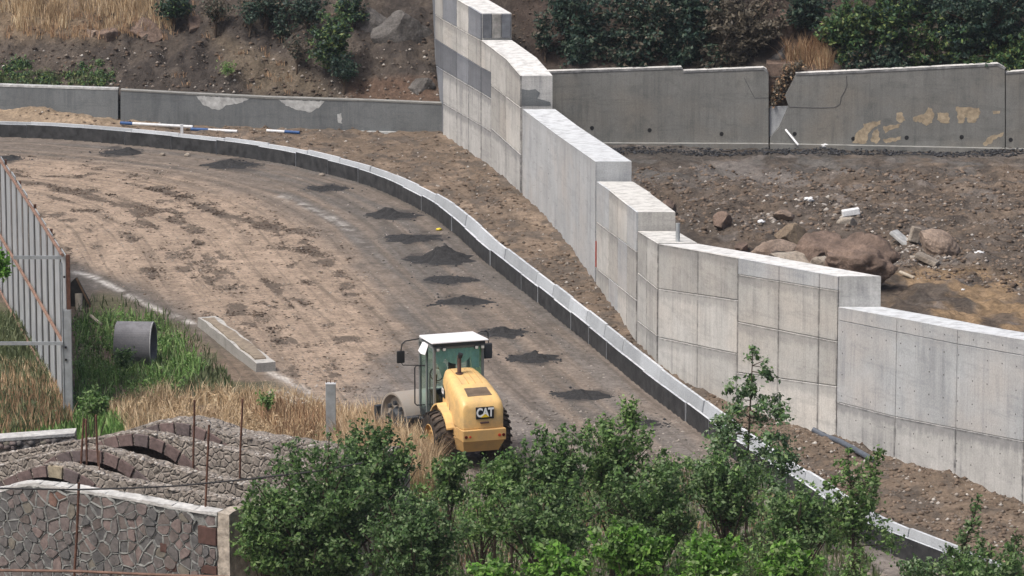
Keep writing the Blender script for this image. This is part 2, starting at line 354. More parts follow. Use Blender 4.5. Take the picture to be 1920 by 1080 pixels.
m_leaf('clod_pale', [(0.20, 0.155, 0.12), (0.30, 0.24, 0.19), (0.40, 0.33, 0.27)], 0.0, 0.95)
m_leaf('clod_mid', [(0.085, 0.062, 0.046), (0.13, 0.097, 0.072), (0.19, 0.145, 0.11)], 0.0, 0.95)
m_leaf('gravel_dark', [(0.018, 0.020, 0.024), (0.034, 0.037, 0.043), (0.07, 0.072, 0.078)], 0.0, 0.9)
# earth: base colour comes from per-point soil types, broken up by grain and clods
def m_earth(name, clod=0.5, bs=1.0, tracks=0.0, peb=0.5):
    t = NT(name); v = t.map(); c = t.attr('soil')
    n1 = t.noise(v, 1.3, 6, 0.7); c = t.mix(0.7, c, t.ramp(n1, [(0.3, 0.28), (0.7, 0.72)]), 'OVERLAY')
    n2 = t.noise(t.map((1, 1, 1)), 6, 6, 0.75); c = t.mix(0.75, c, t.ramp(n2, [(0.3, 0.22), (0.7, 0.78)]), 'OVERLAY')
    if tracks:
        rd = t.attr('roadsd', 'Vector'); tk = t.noise(t.map((0.10, 3.2, 1), rd), 1.0, 5, 0.6, 0.4)
        c = t.mix(t.math('MULTIPLY', t.ramp(tk, [(0.50, 0), (0.66, 1)]), tracks), c, (0.085, 0.072, 0.060))
    vo = t.ramp(t.noise(v, 3.4, 7, 0.8, 0.6), [(0.57, 0), (0.66, 1)])
    if tracks:      # damp crumbly patches: clod noise whose density follows the 'damp' attribute, stretched along the traffic
        dn = t.noise(t.map((0.9, 2.6, 1), rd), 1.9, 8, 0.78, 0.5); c = t.mix(t.math('MULTIPLY', t.ramp(t.math('ADD', dn, t.math('MULTIPLY', t.attr('damp', 'Fac'), 0.22)), [(0.60, 0), (0.66, 1)]), 0.8), c, (0.088, 0.072, 0.060))
        ln = t.noise(t.map((0.9, 2.6, 1), rd), 3.1, 7, 0.8, 0.5); c = t.mix(t.math('MULTIPLY', t.ramp(ln, [(0.60, 0), (0.68, 1)]), 0.35), c, (0.46, 0.38, 0.30))
    c = t.mix(t.math('MULTIPLY', vo, clod), c, (0.065, 0.048, 0.038))
    pb = t.ramp(t.voro(v, 5.5), [(0.06, 1), (0.14, 0)]); pm = t.ramp(t.noise(v, 1.7, 3), [(0.5, 0), (0.62, 1)])
    c = t.mix(t.math('MULTIPLY', t.math('MULTIPLY', pb, pm), peb), c, (0.36, 0.33, 0.29))
    t.bump(t.math('ADD', n2, t.math('MULTIPLY', n1, 1.5)), bs, 0.10); M[name] = t.fin(c, 0.97, 0, 0.15)
m_earth('earth_road', 0.55, 0.45, 0.55, 0.25)
m_earth('earth_terrace', 0.5, 1.0, 0, 0.35)
m_earth('earth_hill', 0.5, 1.0, 0, 0.3)
# ================================================================== LARGE STRUCTURE
# ---- drainage channel line (front rim, z=.55) and retaining wall line
RIM = [(-160, 226), (0, 232), (120, 237), (340, 256), (500, 276), (600, 297), (700, 325), (800, 372), (850, 408), (900, 453), (960, 500), (1000, 531),
       (1070, 586), (1120, 626), (1200, 691), (1300, 766), (1400, 841), (1500, 905), (1613, 975), (1780, 1042), (1960, 1110)]
def catmull(P, n):
    P = [P[0]]+P+[P[-1]]; out = []
    for i in range(1, len(P)-2):
        for k in range(n):
            t = k/n; a, b, c, d = (np.array(P[j]) for j in (i-1, i, i+1, i+2))
            out.append(tuple(0.5*((2*b)+(-a+c)*t+(2*a-5*b+4*c-d)*t*t+(-a+3*b-3*c+d)*t**3)))
    out.append(tuple(P[-1])); return out
rimw = np.array(catmull([G(px, py, 0.55) for px, py in RIM], 4))
seg = np.diff(rimw, axis=0); seglen = np.hypot(seg[:, 0], seg[:, 1]); arc = np.r_[0, np.cumsum(seglen)]
def rim_sd(X, Y):
    """signed distance to the channel's front rim (positive towards the wall) and arc length"""
    best = np.full(X.shape, 1e9); sd = np.zeros(X.shape); sa = np.zeros(X.shape)
    for i in range(len(seg)):
        ax, ay = rimw[i]; dx, dy = seg[i]; L = seglen[i]
        t = np.clip(((X-ax)*dx+(Y-ay)*dy)/L**2, 0, 1); qx = X-ax-t*dx; qy = Y-ay-t*dy; d2 = qx*qx+qy*qy
        cr = -(dx*(Y-ay)-dy*(X-ax)); m = d2 < best          # path runs left-far to right-near: wall side is to its left
        best = np.where(m, d2, best); sd = np.where(m, -np.sign(cr)*np.sqrt(d2), sd); sa = np.where(m, arc[i]+t*L, sa)
    return sd, sa
BASE = [(832, 254), (870, 277), (922, 314), (978, 362), (1048, 432), (1117, 528), (1195, 640), (1235, 684), (1310, 730), (1383, 762), (1460, 788), (1570, 822),
        (1680, 864), (1793, 903), (1920, 945), (2060, 990), (2200, 1035)]
bw = [(-3.95, 196.0), (-3.80, 190.0), (-3.42, 181.5)]+[G(px, py, 0.4) for px, py in BASE]
dense = []
for i in range(len(bw)-1):
    for k in range(20):
        t = k/20; dense.append((lerp(bw[i][0], bw[i+1][0], t), lerp(bw[i][1], bw[i+1][1], t)))
dense.append(bw[-1]); dense = np.array(dense); dpx = proj(dense[:, 0], dense[:, 1], 1.5)[0]
order = np.argsort(dpx)
def wpt(px):
    return float(np.interp(px, dpx[order], dense[order, 0])), float(np.interp(px, dpx[order], dense[order, 1]))
def wallX(Y):
    o = np.argsort(dense[:, 1]); return np.interp(Y, dense[o, 1], dense[o, 0])
# ---- heights
MOUNDS = [(*G(95, 216, 0.5), 2.6, 1.3, 1.05), (*G(200, 232, 0.4), 2.6, 0.9, 0.25), (*G(1380, 840, 0.3), 1.0, 1.5, 0.15), (*G(1740, 905, 0.5), 1.3, 1.2, 0.3)]
def pmask(PX, PY, poly, soft, ys=2.2):
    """soft inside-mask of a polygon in view coordinates"""
    poly = [(a, b*ys) for a, b in poly]; PY = PY*ys; n = len(poly); inside = np.zeros(PX.shape, bool); dist = np.full(PX.shape, 1e9)
    for i in range(n):
        ax, ay = poly[i]; bx, by = poly[(i+1) % n]
        if ay != by:
            c = ((ay > PY) != (by > PY)) & (PX < (bx-ax)*(PY-ay)/(by-ay)+ax); inside ^= c
        t = np.clip(((PX-ax)*(bx-ax)+(PY-ay)*(by-ay))/((bx-ax)**2+(by-ay)**2+1e-9), 0, 1)
        dist = np.minimum(dist, np.hypot(PX-ax-t*(bx-ax), PY-ay-t*(by-ay)))
    s = np.where(inside, dist, -dist); return sstep(-soft, soft, s)
def ground_h(X, Y, sd=None):
    X = np.asarray(X, float); Y = np.asarray(Y, float)
    if sd is None: sd, _ = rim_sd(X, Y)
    h = 0.05*(fbm(X*0.5, Y*0.4, 3, 3)-0.5)
    clod = fbm(X*2.6, Y*2.6, 3, 5); h = h+0.10*np.clip(clod-0.56, 0, 1)*sstep(-3.5, -6, sd)
    berm = 0.42+0.20*(fbm(X*0.9, Y*0.7, 4, 9)-0.4)+0.22*(fbm(X*3, Y*2.5, 3, 11)-0.5)
    h = np.where(sd > 0, lerp(-0.06, berm, sstep(0.60, 0.86, sd)), h)
    for (mx_, my_, rx, ry, a) in MOUNDS:
        h = h+np.where(sd > 0.7, a*np.exp(-((X-mx_)/rx)**2-((Y-my_)/ry)**2)*sstep(0.7, 1.4, sd), 0)
    return h
def gh(x, y): return float(ground_h(np.array([x]), np.array([y]))[0])
TZ0, TY0, TSL = 1.2, 167.0, 0.050
TMOUNDS = [(*G(1580, 500, 3.0), 2.4, 3.0, 0.22), (*G(1330, 400, 2.4), 1.6, 3.5, 0.25), (*G(1500, 385, 2.2), 2.5, 3.0, 0.18)]
def terr_h(X, Y):
    X = np.asarray(X, float); Y = np.asarray(Y, float)
    h = TZ0+(TY0-Y)*TSL+0.30*(fbm(X*0.35, Y*0.3, 3, 21)-0.5)+0.55*(fbm(X*1.2, Y*0.9, 4, 23)-0.5)*sstep(167, 160, Y)+0.22*(fbm(X*3.4, Y*3.0, 3, 29)-0.5)
    for (mx_, my_, rx, ry, a) in TMOUNDS: h = h+a*np.exp(-((X-mx_)/rx)**2-((Y-my_)/ry)**2)
    wx = wallX(Y)+1.2; return h-0.30*np.exp(-np.clip(X-wx, 0, 9)/0.6)
def th(x, y): return float(terr_h(np.array([x]), np.array([y]))[0])
def TG(px, py):     # hit the terrace
    z = 2.5
    for _ in range(12): x, y = G(px, py, z); z = 0.5*z+0.5*th(x, y)
    x, y = G(px, py, z); return x, y, th(x, y)
def GG(px, py):     # hit the lower ground
    z = 0.2
    for _ in range(8): x, y = G(px, py, z); z = 0.5*z+0.5*gh(x, y)
    x, y = G(px, py, z); return x, y, gh(x, y)
# ---- soil colours
TAN = np.array([0.300, 0.235, 0.182]); TRK = np.array([0.128, 0.117, 0.107]); BRM = np.array([0.150, 0.116, 0.088]); GRV = np.array([0.20, 0.18, 0.165])
WET = np.array([0.078, 0.068, 0.060]); CHK = np.array([0.55, 0.53, 0.50]); DRK = np.array([0.120, 0.100, 0.084]); STR = np.array([0.34, 0.235, 0.135])
GRY = np.array([0.125, 0.118, 0.110]); GRN = np.array([0.075, 0.085, 0.045])
def cmix(c, col, m): return c+(col-c)*np.clip(m, 0, 1)[..., None]
def grid(xs, ys):
    nx, ny = len(xs), len(ys); X, Y = np.meshgrid(xs, ys); idx = np.arange(nx*ny).reshape(ny, nx)
    Fc = np.stack([idx[:-1, :-1], idx[:-1, 1:], idx[1:, 1:], idx[1:, :-1]], -1).reshape(-1, 4); return X, Y, Fc
def polyline_mask(PX, PY, pts, w, ys=2.0):
    d = np.full(PX.shape, 1e9)
    for (ax, ay), (bx, by) in zip(pts[:-1], pts[1:]):
        t = np.clip(((PX-ax)*(bx-ax)+(PY-ay)*ys*(by-ay)*ys)/((bx-ax)**2+((by-ay)*ys)**2), 0, 1)
        d = np.minimum(d, np.hypot(PX-ax-t*(bx-ax), (PY-ay-t*(by-ay))*ys))
    return 1-sstep(0, w, d)
# lower ground: road bed, verges, ground under the thicket
X, Y, Fc = grid(np.arange(-30, 21, 0.125), np.arange(88, 184.5, 0.19))
sd, sa = rim_sd(X, Y); Hh = ground_h(X, Y, sd); PX, PY = proj(X, Y, Hh)
wob = 60*(fbm(X*0.5, Y*0.35, 4, 31)-0.5)+25*(fbm(X*2.2, Y*1.6, 3, 33)-0.5); PXw = PX+wob; PYw = PY+wob*0.35
c = np.broadcast_to(TRK, X.shape+(3,)).copy()
c = cmix(c, GRV, sstep(-2.6, -0.6, sd)*0.55*sstep(140, 128, Y)+0.9*sstep(134, 126, Y)*sstep(-2.6, -5.0, sd))
c = cmix(c, TAN*0.80, 0.35*sstep(0.50, 0.62, fbm(sd*1.3, sa*0.10, 3, 41)))
tanp = [(-60, 300), (60, 296), (200, 308), (330, 335), (470, 375), (560, 420), (640, 470), (700, 540), (740, 610), (700, 690), (640, 760), (560, 735), (505, 690), (430, 625), (360, 585), (250, 528), (140, 495), (-60, 440)]
mt = pmask(PXw, PYw, tanp, 45); c = cmix(c, TAN, mt)
c = cmix(c, TAN*1.12, mt*sstep(0.55, 0.7, fbm(X*0.7, Y*0.4, 3, 43)))
damp = mt*sstep(0.46, 0.62, fbm(sd*1.6+2, sa*0.22, 4, 45))*sstep(0.40, 0.6, fbm(X*1.2, Y*0.9, 3, 46)); c = cmix(c, WET*1.8, damp*0.18)
dl = polyline_mask(PX+wob*0.5, PY, [(250, 335), (300, 350), (380, 385), (480, 415), (560, 455), (610, 490), (660, 560)], 34)*sstep(0.35, 0.6, fbm(X*2, Y*1.5, 3, 47)); damp = np.maximum(damp, dl*1.2); c = cmix(c, WET*1.5, 0.35*dl); damp = np.maximum(damp, .75*polyline_mask(PX+wob*0.5, PY, [(330, 470), (440, 540), (540, 620), (620, 700)], 60)*sstep(0.4, 0.6, fbm(X*1.4, Y*1.1, 3, 48)))
c = cmix(c, TRK*0.9, 0.7*polyline_mask(PX+wob*0.3, PY, [(140, 500), (240, 545), (330, 600)], 26))
c = cmix(c, CHK, 0.95*polyline_mask(PX+wob*0.16, PY, [(140, 510), (175, 520), (215, 540), (260, 565), (300, 583), (362, 607)], 11)*sstep(0.25, 0.45, fbm(X*3, Y*3, 3, 51)))
c = cmix(c, CHK, 0.8*polyline_mask(PX+wob*0.16, PY, [(505, 698), (550, 718), (600, 750)], 12)*sstep(0.3, 0.5, fbm(X*3, Y*3, 3, 52)))
c = cmix(c, CHK*0.75, 0.75*polyline_mask(PX+wob*0.15, PY, [(525, 368), (580, 388), (620, 408), (655, 430)], 15)*sstep(0.35, 0.55, fbm(X*2.5, Y*2, 3, 53)))
c = cmix(c, CHK*0.6, 0.4*polyline_mask(PX+wob*0.15, PY, [(660, 440), (720, 490), (735, 520)], 14)*sstep(0.4, 0.6, fbm(X*2.5, Y*2, 3, 54)))
c = cmix(c, BRM, sstep(0.4, 0.7, sd)); c = cmix(c, BRM*1.35, sstep(0.4, 0.7, sd)*sstep(0.48, 0.62, fbm(X*0.8, Y*0.5, 4, 55))*sstep(140, 155, Y)); c = cmix(c, WET*1.1, 0.7*sstep(0.4, 0.7, sd)*sstep(0.52, 0.62, fbm(X*1.6, Y*1.2, 4, 56)))
HPX = [(225, 286, 42), (440, 309, 50), (615, 353, 38), (740, 404, 48), (785, 447, 52), (820, 487, 58), (846, 525, 46), (868, 566, 50), (938, 625, 46), (1000, 673, 48), (1085, 740, 50), (1205, 794, 34), (8, 298, 34)]
for (hx_, hy_, hw_) in HPX:
    q = np.hypot((PX-hx_)/hw_, (PY-hy_)/(hw_*.25))+1.1*(fbm(X*2.2, Y*1.8, 4, 57)-0.5); c = cmix(c, np.array([0.052, 0.050, 0.050]), 0.8*(1-sstep(0.65, 1.15, q)))
for (mx_, my_, rx, ry, a) in MOUNDS[:2]: c = cmix(c, np.array([0.25, 0.195, 0.14]), np.exp(-((X-mx_)/rx/1.3)**2-((Y-my_)/ry/1.5)**2)*sstep(0.6, 0.9, sd)*1.6)
for (d0, wd, am) in ((-2.1, .16, .35), (-3.6, .20, .40), (-4.6, .16, .40), (-6.0, .20, .45), (-7.7, .22, .35), (-9.6, .22, .35), (-11.5, .25, .3)):
    tm = np.exp(-((sd-d0-0.5*(fbm(sa*0.07+d0, sa*0+d0, 3, 59)-.5))/wd)**2)*sstep(.38, .55, fbm(sa*.25+d0*7, sd*0+1, 3, 58)); c = cmix(c, WET*1.35, am*tm); Hh = Hh-0.025*tm*(sd < 0)
    te = np.exp(-((sd-d0-.42-0.5*(fbm(sa*0.07+d0, sa*0+d0, 3, 59)-.5))/.13)**2); c = cmix(c, TAN*1.15, .30*te*(sd < -1))
leftp = [(-300, 560), (135, 560), (190, 545), (320, 600), (430, 660), (520, 720), (620, 780), (680, 860), (620, 1300), (-400, 1300)]
ml = pmask(PXw, PYw, leftp, 30)*(sd < 0); c = cmix(c, BRM*1.1, ml); c = cmix(c, GRN, ml*sstep(0.42, 0.6, fbm(X*0.6, Y*0.5, 3, 61))*0.7)
mf = sstep(118, 113, Y)*(sd < 0.3); c = cmix(c, BRM*1.05, mf*0.8*sstep(-1.5, -3, sd)); c = cmix(c, GRV, mf*sstep(0.5, 0.65, fbm(X*0.7, Y*0.6, 3, 63))*0.7)
roadsd = np.stack([sa, sd, np.zeros_like(sa)], -1).reshape(-1, 3)
GX, GY, GD = X.ravel().copy(), Y.ravel().copy(), damp.ravel().copy(); MT = mt.ravel().copy()
struct(npmesh('ground', np.stack([X, Y, Hh], -1).reshape(-1, 3), Fc, M['earth_road'], smooth=True, cols={'soil': c.reshape(-1, 3), 'roadsd': roadsd, 'damp': damp.ravel()}))
# wide ground sheet to the horizon (below the detailed ground)
Xb, Yb, Fb = grid(np.linspace(-380, 380, 41), np.linspace(-380, 380, 41)); cb = np.broadcast_to(BRM, Xb.shape+(3,)).reshape(-1, 3)
struct(npmesh('valley_floor', np.stack([Xb, Yb, np.full(Xb.shape, -0.6)], -1).reshape(-1, 3), Fb, M['earth_terrace'], cols={'soil': cb}))
# terrace behind the retaining wall
ys = np.arange(100, 168.8, 0.19); us = np.linspace(0, 1, 250)**1.25; U, Yt = np.meshgrid(us, ys); wx = wallX(Yt)+0.6; Xt = wx+(27-wx)*U
Ht = terr_h(Xt, Yt); _, _, Ft = grid(us, ys); PX, PY = proj(Xt, Yt, Ht); wob = 60*(fbm(Xt*0.6, Yt*0.4, 4, 71)-0.5); PXw = PX+wob; PYw = PY+wob*0.4
c = np.broadcast_to(DRK, Xt.shape+(3,)).copy(); c = cmix(c, GRY, sstep(350, 320, PYw)); c = cmix(c, BRM*0.9, 0.7*sstep(0.48, 0.62, fbm(Xt*0.7, Yt*0.4, 4, 73)))
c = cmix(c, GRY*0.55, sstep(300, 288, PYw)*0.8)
c = cmix(c, DRK*0.62, 0.8*sstep(0.50, 0.60, fbm(Xt*1.5, Yt*0.9, 5, 78))); c = cmix(c, GRV*0.9, 0.6*sstep(0.58, 0.66, fbm(Xt*1.1+9, Yt*0.8, 5, 80))); c = cmix(c, GRV*1.0, 0.7*pmask(PXw, PYw, [(1310, 300), (1400, 305), (1490, 330), (1480, 350), (1400, 340)], 20))
c = cmix(c, STR*.92, 0.7*pmask(PXw, PYw, [(1640, 520), (1720, 500), (1990, 510), (1990, 640), (1800, 620), (1700, 590)], 30)*sstep(0.44, 0.60, fbm(Xt*1.1, Yt*0.55, 5, 75)))
c = cmix(c, BRM*1.4, 0.6*pmask(PXw, PYw, [(1600, 290), (1990, 300), (1990, 400), (1800, 420), (1560, 340)], 40)*sstep(0.5, 0.62, fbm(Xt*0.8, Yt*1.2, 4, 77)))
c = cmix(c, WET, 0.6*sstep(0.55, 0.66, fbm(Xt*0.5, Yt*0.35, 4, 79)))
struct(npmesh('terrace_ground', np.stack([Xt, Yt, Ht], -1).reshape(-1, 3), Ft, M['earth_terrace'], smooth=True, cols={'soil': c.reshape(-1, 3)}))
# hillside behind both old walls
LW = [(-500, 204), (226, 237), (836, 253)]; RWB = [(960, 264), (1441, 273), (2300, 291)]; LWA = [(-500, 204), (226, 237)]; LWB = [(226, 237), (836, 253)]
LWz, RWz = 0.35, 1.2
lww = [G(a, b, LWz) for a, b in LW]; rww = [G(a, b, RWz) for a, b in RWB]
hx = np.r_[np.arange(-60, -26, 1.5), np.arange(-26, 26, 0.13), np.arange(26, 60, 1.5)]; ht = np.r_[np.arange(0, 9, 0.11), 9+np.cumsum(np.linspace(0.3, 2.2, 40))]
lx = [p[0] for p in lww]; ly = [p[1] for p in lww]; rx_ = [p[0] for p in rww]; ry_ = [p[1] for p in rww]
def hill_base(Xh):
    yl = np.interp(Xh, lx, ly); yr = np.interp(Xh, rx_, ry_); t = sstep(-3.1, 1.2, Xh)
    pxl = proj(Xh, yl, 1.3)[0]; zl = np.interp(pxl, [0, 226, 365, 500, 832], [1.42, 1.42, 1.35, 1.2, 1.15]); zr = np.full(Xh.shape, 3.95)
    return lerp(yl, yr, t)+0.28, lerp(zl, zr, t)
def hill_h(X_, Y_):
    y0, z0 = hill_base(X_); t = np.clip(Y_-y0, 0, None); lf = 1-sstep(-3, 1, X_)
    up = t*(0.70+0.10*lf)*sstep(60, 20, t)*1.0+np.where(t > 20, 6, 0)*0
    rough = 1.3*(fbm(X_*0.35, Y_*0.35, 4, 81)-0.5)+1.1*(fbm(X_*1.1, Y_*0.9, 4, 83)-0.5)+0.45*(fbm(X_*3.3, Y_*3.0, 3, 85)-0.5)
    return z0+t*0.74+rough*sstep(0, 1.5, t)-0.04
def hill_at(px, py):
    """where the view ray meets the hillside"""
    x, y, dz = ray(px, py); Ys = np.linspace(160, 215, 1200); Xs = x/y*Ys; Zs = CAM_H+dz/y*Ys; y0, _ = hill_base(Xs)
    ok = (hill_h(Xs, Ys) > Zs) & (Ys > y0); i = int(np.argmax(ok)); return float(Xs[i]), float(Ys[i]), float(Zs[i])
Th, Xh = np.meshgrid(ht, hx, indexing='ij'); y0, z0 = hill_base(Xh); Yh = y0+Th; Hhh = hill_h(Xh, Yh); _, _, Fh = grid(hx, ht)
PX, PY = proj(Xh, Yh, Hhh); wob = 50*(fbm(Xh*0.7, Th*0.7, 4, 91)-0.5); PXw = PX+wob; PYw = PY+wob*0.6
c = np.broadcast_to(np.array([0.058, 0.050, 0.045]), Xh.shape+(3,)).copy()
c = cmix(c, np.array([0.098, 0.082, 0.069]), 0.8*sstep(0.45, 0.62, fbm(Xh*0.8, Th*0.9, 4, 93)))
c = cmix(c, np.array([0.19, 0.145, 0.10]), 0.8*pmask(PXw, PYw, [(-200, -60), (330, -60), (300, 40), (180, 75), (-200, 60)], 30, 1.5))
c = cmix(c, np.array([0.155, 0.125, 0.09]), 0.7*pmask(PXw, PYw, [(400, 60), (500, 100), (600, 150), (620, 180), (480, 180), (420, 110)], 25, 1.5))
c = cmix(c, np.array([0.13, 0.085, 0.062]), 0.8*pmask(PXw, PYw, [(640, 150), (830, 150), (830, 195), (640, 195)], 15, 1.5))
c = cmix(c, np.array([0.050, 0.038, 0.032]), 0.9*pmask(PXw, PYw, [(930, -60), (1900, -60), (1900, 120), (1000, 120)], 15, 1.5))
c = cmix(c, np.array([0.20, 0.15, 0.12]), 0.8*pmask(PXw, PYw, [(1480, 60), (1560, 40), (1560, 130), (1470, 140)], 15, 1.5))
struct(npmesh('hillside', np.stack([Xh, Yh, Hhh], -1).reshape(-1, 3), Fh, M['earth_hill'], smooth=True, cols={'soil': c.reshape(-1, 3)}))

# ---- precast drainage channel
chan = thing('drainage_channel', 'long curved precast concrete drainage channel with black tarred outer face along the dirt road', 'channel', (*rimw[40], 0))
PROF = [(0.0, -0.15), (0.0, 0.55), (0.075, 0.55), (0.11, 0.14), (0.50, 0.14), (0.575, 0.58), (0.66, 0.58), (0.66, -0.15)]
def rim_pt(s):
    i = int(np.clip(np.searchsorted(arc, s)-1, 0, len(seg)-1)); t = (s-arc[i])/seglen[i]; p = rimw[i]+seg[i]*t
    j = min(i+1, len(seg)-1); d = seg[i]/seglen[i]; return p, d
s = 0.3; L = 2.35; k = 0
while s+L < arc[-1]:
    (p0, d0), (p1, d1) = rim_pt(s+0.008), rim_pt(s+L-0.008); n0 = np.array([-d0[1], d0[0]]); n1 = np.array([-d1[1], d1[0]])
    j0 = random.uniform(-0.028, 0.028); jz = random.uniform(-0.03, 0.03)
    mb = MB(); (pm_, dm) = rim_pt(s+L/2); nm = np.array([-dm[1], dm[0]])
    loops = [[(p[0]+n[0]*(a+j0), p[1]+n[1]*(a+j0), z+(jz if z > 0 else 0)) for a, z in PROF] for p, n in ((p0, n0), (pm_, nm), (p1, n1))]
    N = len(PROF); vs = sum(loops, [])
    for q in range(2):
        for i in range(N):
            i2 = (i+1) % N; mb.add([loops[q][i], loops[q][i2], loops[q+1][i2], loops[q+1][i]], [(0, 1, 2, 3)], 1 if i == 0 else 0)
    mb.add(loops[0], [tuple(range(N))]); mb.add(loops[2], [tuple(range(N))[::-1]])
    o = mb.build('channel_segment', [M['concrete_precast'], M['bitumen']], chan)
    s += L; k += 1

# ---- stepped retaining wall: each cast section is a thing with core and facing panels
TH = 1.2
def wall_section(label, cols, top, mat, rows, cellmat=None, endrows=None, tie=None):
    """cols: view x of the vertical joints; top: [(x,y)] of the top edge; rows: list of [(x,y)] lines below it"""
    a, b = cols[0], cols[-1]; cx, cy = wpt((a+b)/2); t_ = thing('retaining_wall_section', label, 'concrete wall', (cx, cy, 0), group='stepped sections of the retaining wall')
    xs = sorted(set(list(np.linspace(a, b, 9))+[p[0] for p in top if a < p[0] < b])); mb = MB(); loops = []
    for x in xs:
        X_, Y_ = wpt(x); zt = Zat(pl(x, top), Y_); loops.append([(X_+0.03, Y_, -1.2), (X_+TH, Y_, -1.2), (X_+TH, Y_, zt), (X_+0.03, Y_, zt)])
    for q in range(len(loops)-1):
        for i in range(4):
            i2 = (i+1) % 4; mb.add([loops[q][i], loops[q][i2], loops[q+1][i2], loops[q+1][i]], [(0, 1, 2, 3)])
    mb.add(loops[0], [(0, 1, 2, 3)]); mb.add(loops[-1], [(3, 2, 1, 0)])
    core = mb.build('core', M[mat], t_); at = core.data.attributes.new('pa', 'FLOAT_VECTOR', 'POINT'); at.data.foreach_set('vector', [5.0]*(3*len(core.data.vertices)))
    for ci in range(len(cols)-1):
        rows_ = rows(ci) if callable(rows) else rows
        for ri in range(len(rows_)+1):
            x0, x1 = cols[ci], cols[ci+1]; g = 0.009
            P0, P1 = np.array(wpt(x0)), np.array(wpt(x1)); d = P1-P0; Ld = np.linalg.norm(d); d /= Ld; P0 = P0+d*g; P1 = P1-d*g; n = np.array([d[1], -d[0]])
            if n[0] > 0: n = -n
            up = top if ri == 0 else rows_[ri-1]; zt0, zt1 = Zat(pl(x0, up), P0[1]), Zat(pl(x1, up), P1[1])
            if ri == len(rows_): zb0 = zb1 = -0.8
            else: zb0, zb1 = Zat(pl(x0, rows_[ri]), P0[1]), Zat(pl(x1, rows_[ri]), P1[1])
            if zt0-zb0 < 0.12: continue
            g2 = 0.012 if ri else 0.004; of = 0.002*random.random(); A = P0+n*(0.032+of); B = P1+n*(0.032+of); A2 = P0+n*-0.06; B2 = P1+n*-0.06
            m2 = MB(); m2.hexa([(*A, zb0+0.012), (*B, zb1+0.012), (*B2, zb1+0.012), (*A2, zb0+0.012), (*A, zt0-g2), (*B, zt1-g2), (*B2, zt1-g2), (*A2, zt0-g2)])
            mm = mat if cellmat is None else cellmat(ci, ri)
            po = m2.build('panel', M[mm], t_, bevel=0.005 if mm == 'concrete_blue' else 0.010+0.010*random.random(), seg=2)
            hL, hR = zt0-zb0, zt1-zb1; pa_ = [(0, hL, Ld), (Ld, hR, 0), (Ld, hR, 0), (0, hL, Ld), (0, 0, Ld), (Ld, 0, 0), (Ld, 0, 0), (0, 0, Ld)]; at = po.data.attributes.new('pa', 'FLOAT_VECTOR', 'POINT'); at.data.foreach_set('vector', [q for w_ in pa_ for q in w_])
    if tie:
        m3 = MB()
        for (x, y) in tie:
            X_, Y_ = wpt(x); P1 = np.array(wpt(x+4)); P0 = np.array(wpt(x-4)); d = (P1-P0)/np.linalg.norm(P1-P0); n = np.array([d[1], -d[0]]); n = -n if n[0] > 0 else n
            c0 = Vector((X_, Y_, Zat(y, Y_))); nn = Vector((n[0], n[1], 0)); m3.lathe([(0.0, 0.0), (0.022, 0.0), (0.022, 0.0385), (0.0, 0.0385)], c0, nn, 6, closed=False)
        o = m3.build('tie_hole', M['joint_dark'], t_); stuff(o)
    return t_
# far end, two stepped tops
A0top = [(803, -75), (850, -6), (865, 2), (903, 25)]; L1 = [(803, 12), (822, 31), (902, 75)]; L2 = [(803, 62), (830, 81), (903, 126)]; L3 = [(803, 112), (831, 131), (903, 173)]; L4 = [(803, 172), (831, 192), (903, 234)]
cmA = {0: lambda c_: 'concrete_slate' if c_ in (0, 3) else 'concrete_warm', 1: lambda c_: 'concrete_slate' if c_ in (0,) else 'concrete_warm', 2: lambda c_: 'concrete_slate', 3: lambda c_: 'concrete_pale' if c_ > 1 else 'concrete_slate', 4: lambda c_: 'concrete_pale' if c_ > 1 else 'concrete_slate'}
wa = wall_section('tallest far section of the stepped wall, grey and beige patchwork panels reaching the hillside', [803, 818, 832, 858, 880, 903], A0top, 'concrete_pale', [L1, L2, L3, L4], lambda c_, r_: cmA[r_](c_ if r_ != 0 else {0: 0, 1: 1, 2: 0, 3: 2, 4: 3}[c_]))
bx0, by0 = wpt(903)
for i, mname in enumerate(['concrete_slate', 'concrete_warm', 'concrete_slate']):
    mb = MB(); w = (TH-0.06)/3; mb.box(bx0+0.05+i*w, bx0+0.05+(i+1)*w-0.02, by0-0.06, by0+0.05, Zat(71, by0), Zat(25, by0)-0.02); mb.build('end_block', M[mname], wa, bevel=0.01, seg=1)
A1top = [(903.5, 75), (948, 108), (978, 143)]
wb = wall_section('second section from the hillside with rough white top and dark mortar patch on its end', [903.8, 922, 950, 977], A1top, 'concrete_pale',
    lambda c_: [[(903, 126), (922, 136)], [(903, 173), (922, 185)], [(903, 234), (922, 246)]] if c_ == 0 else [[(922, 159), (978, 202)], [(922, 240), (978, 290)]],
    lambda c_, r_: 'concrete_slate' if (c_ == 0 and r_ == 1) else ('concrete_warm' if r_ < 2 else 'concrete_pale'))
ex, ey = wpt(977); mb = MB()
pts = [(0.02, 0), (0.62, 0.02), (0.72, 0.22), (0.98, 0.26), (1.15, 0.06), (1.15, 0.0)]
zb = Zat(199, ey); prf = [(0.02, 0.02), (1.14, 0.02), (1.12, 0.16), (0.85, 0.24), (0.62, 0.30), (0.72, 0.52), (0.55, 0.66), (0.30, 0.62), (0.02, 0.66)]
mb.prism([(ex+a, ey-0.012, zb+b) for a, b in prf], [(ex+a, ey+0.03, zb+b) for a, b in prf]); mb.build('mortar_patch', M['concrete_oldleft'], wb)
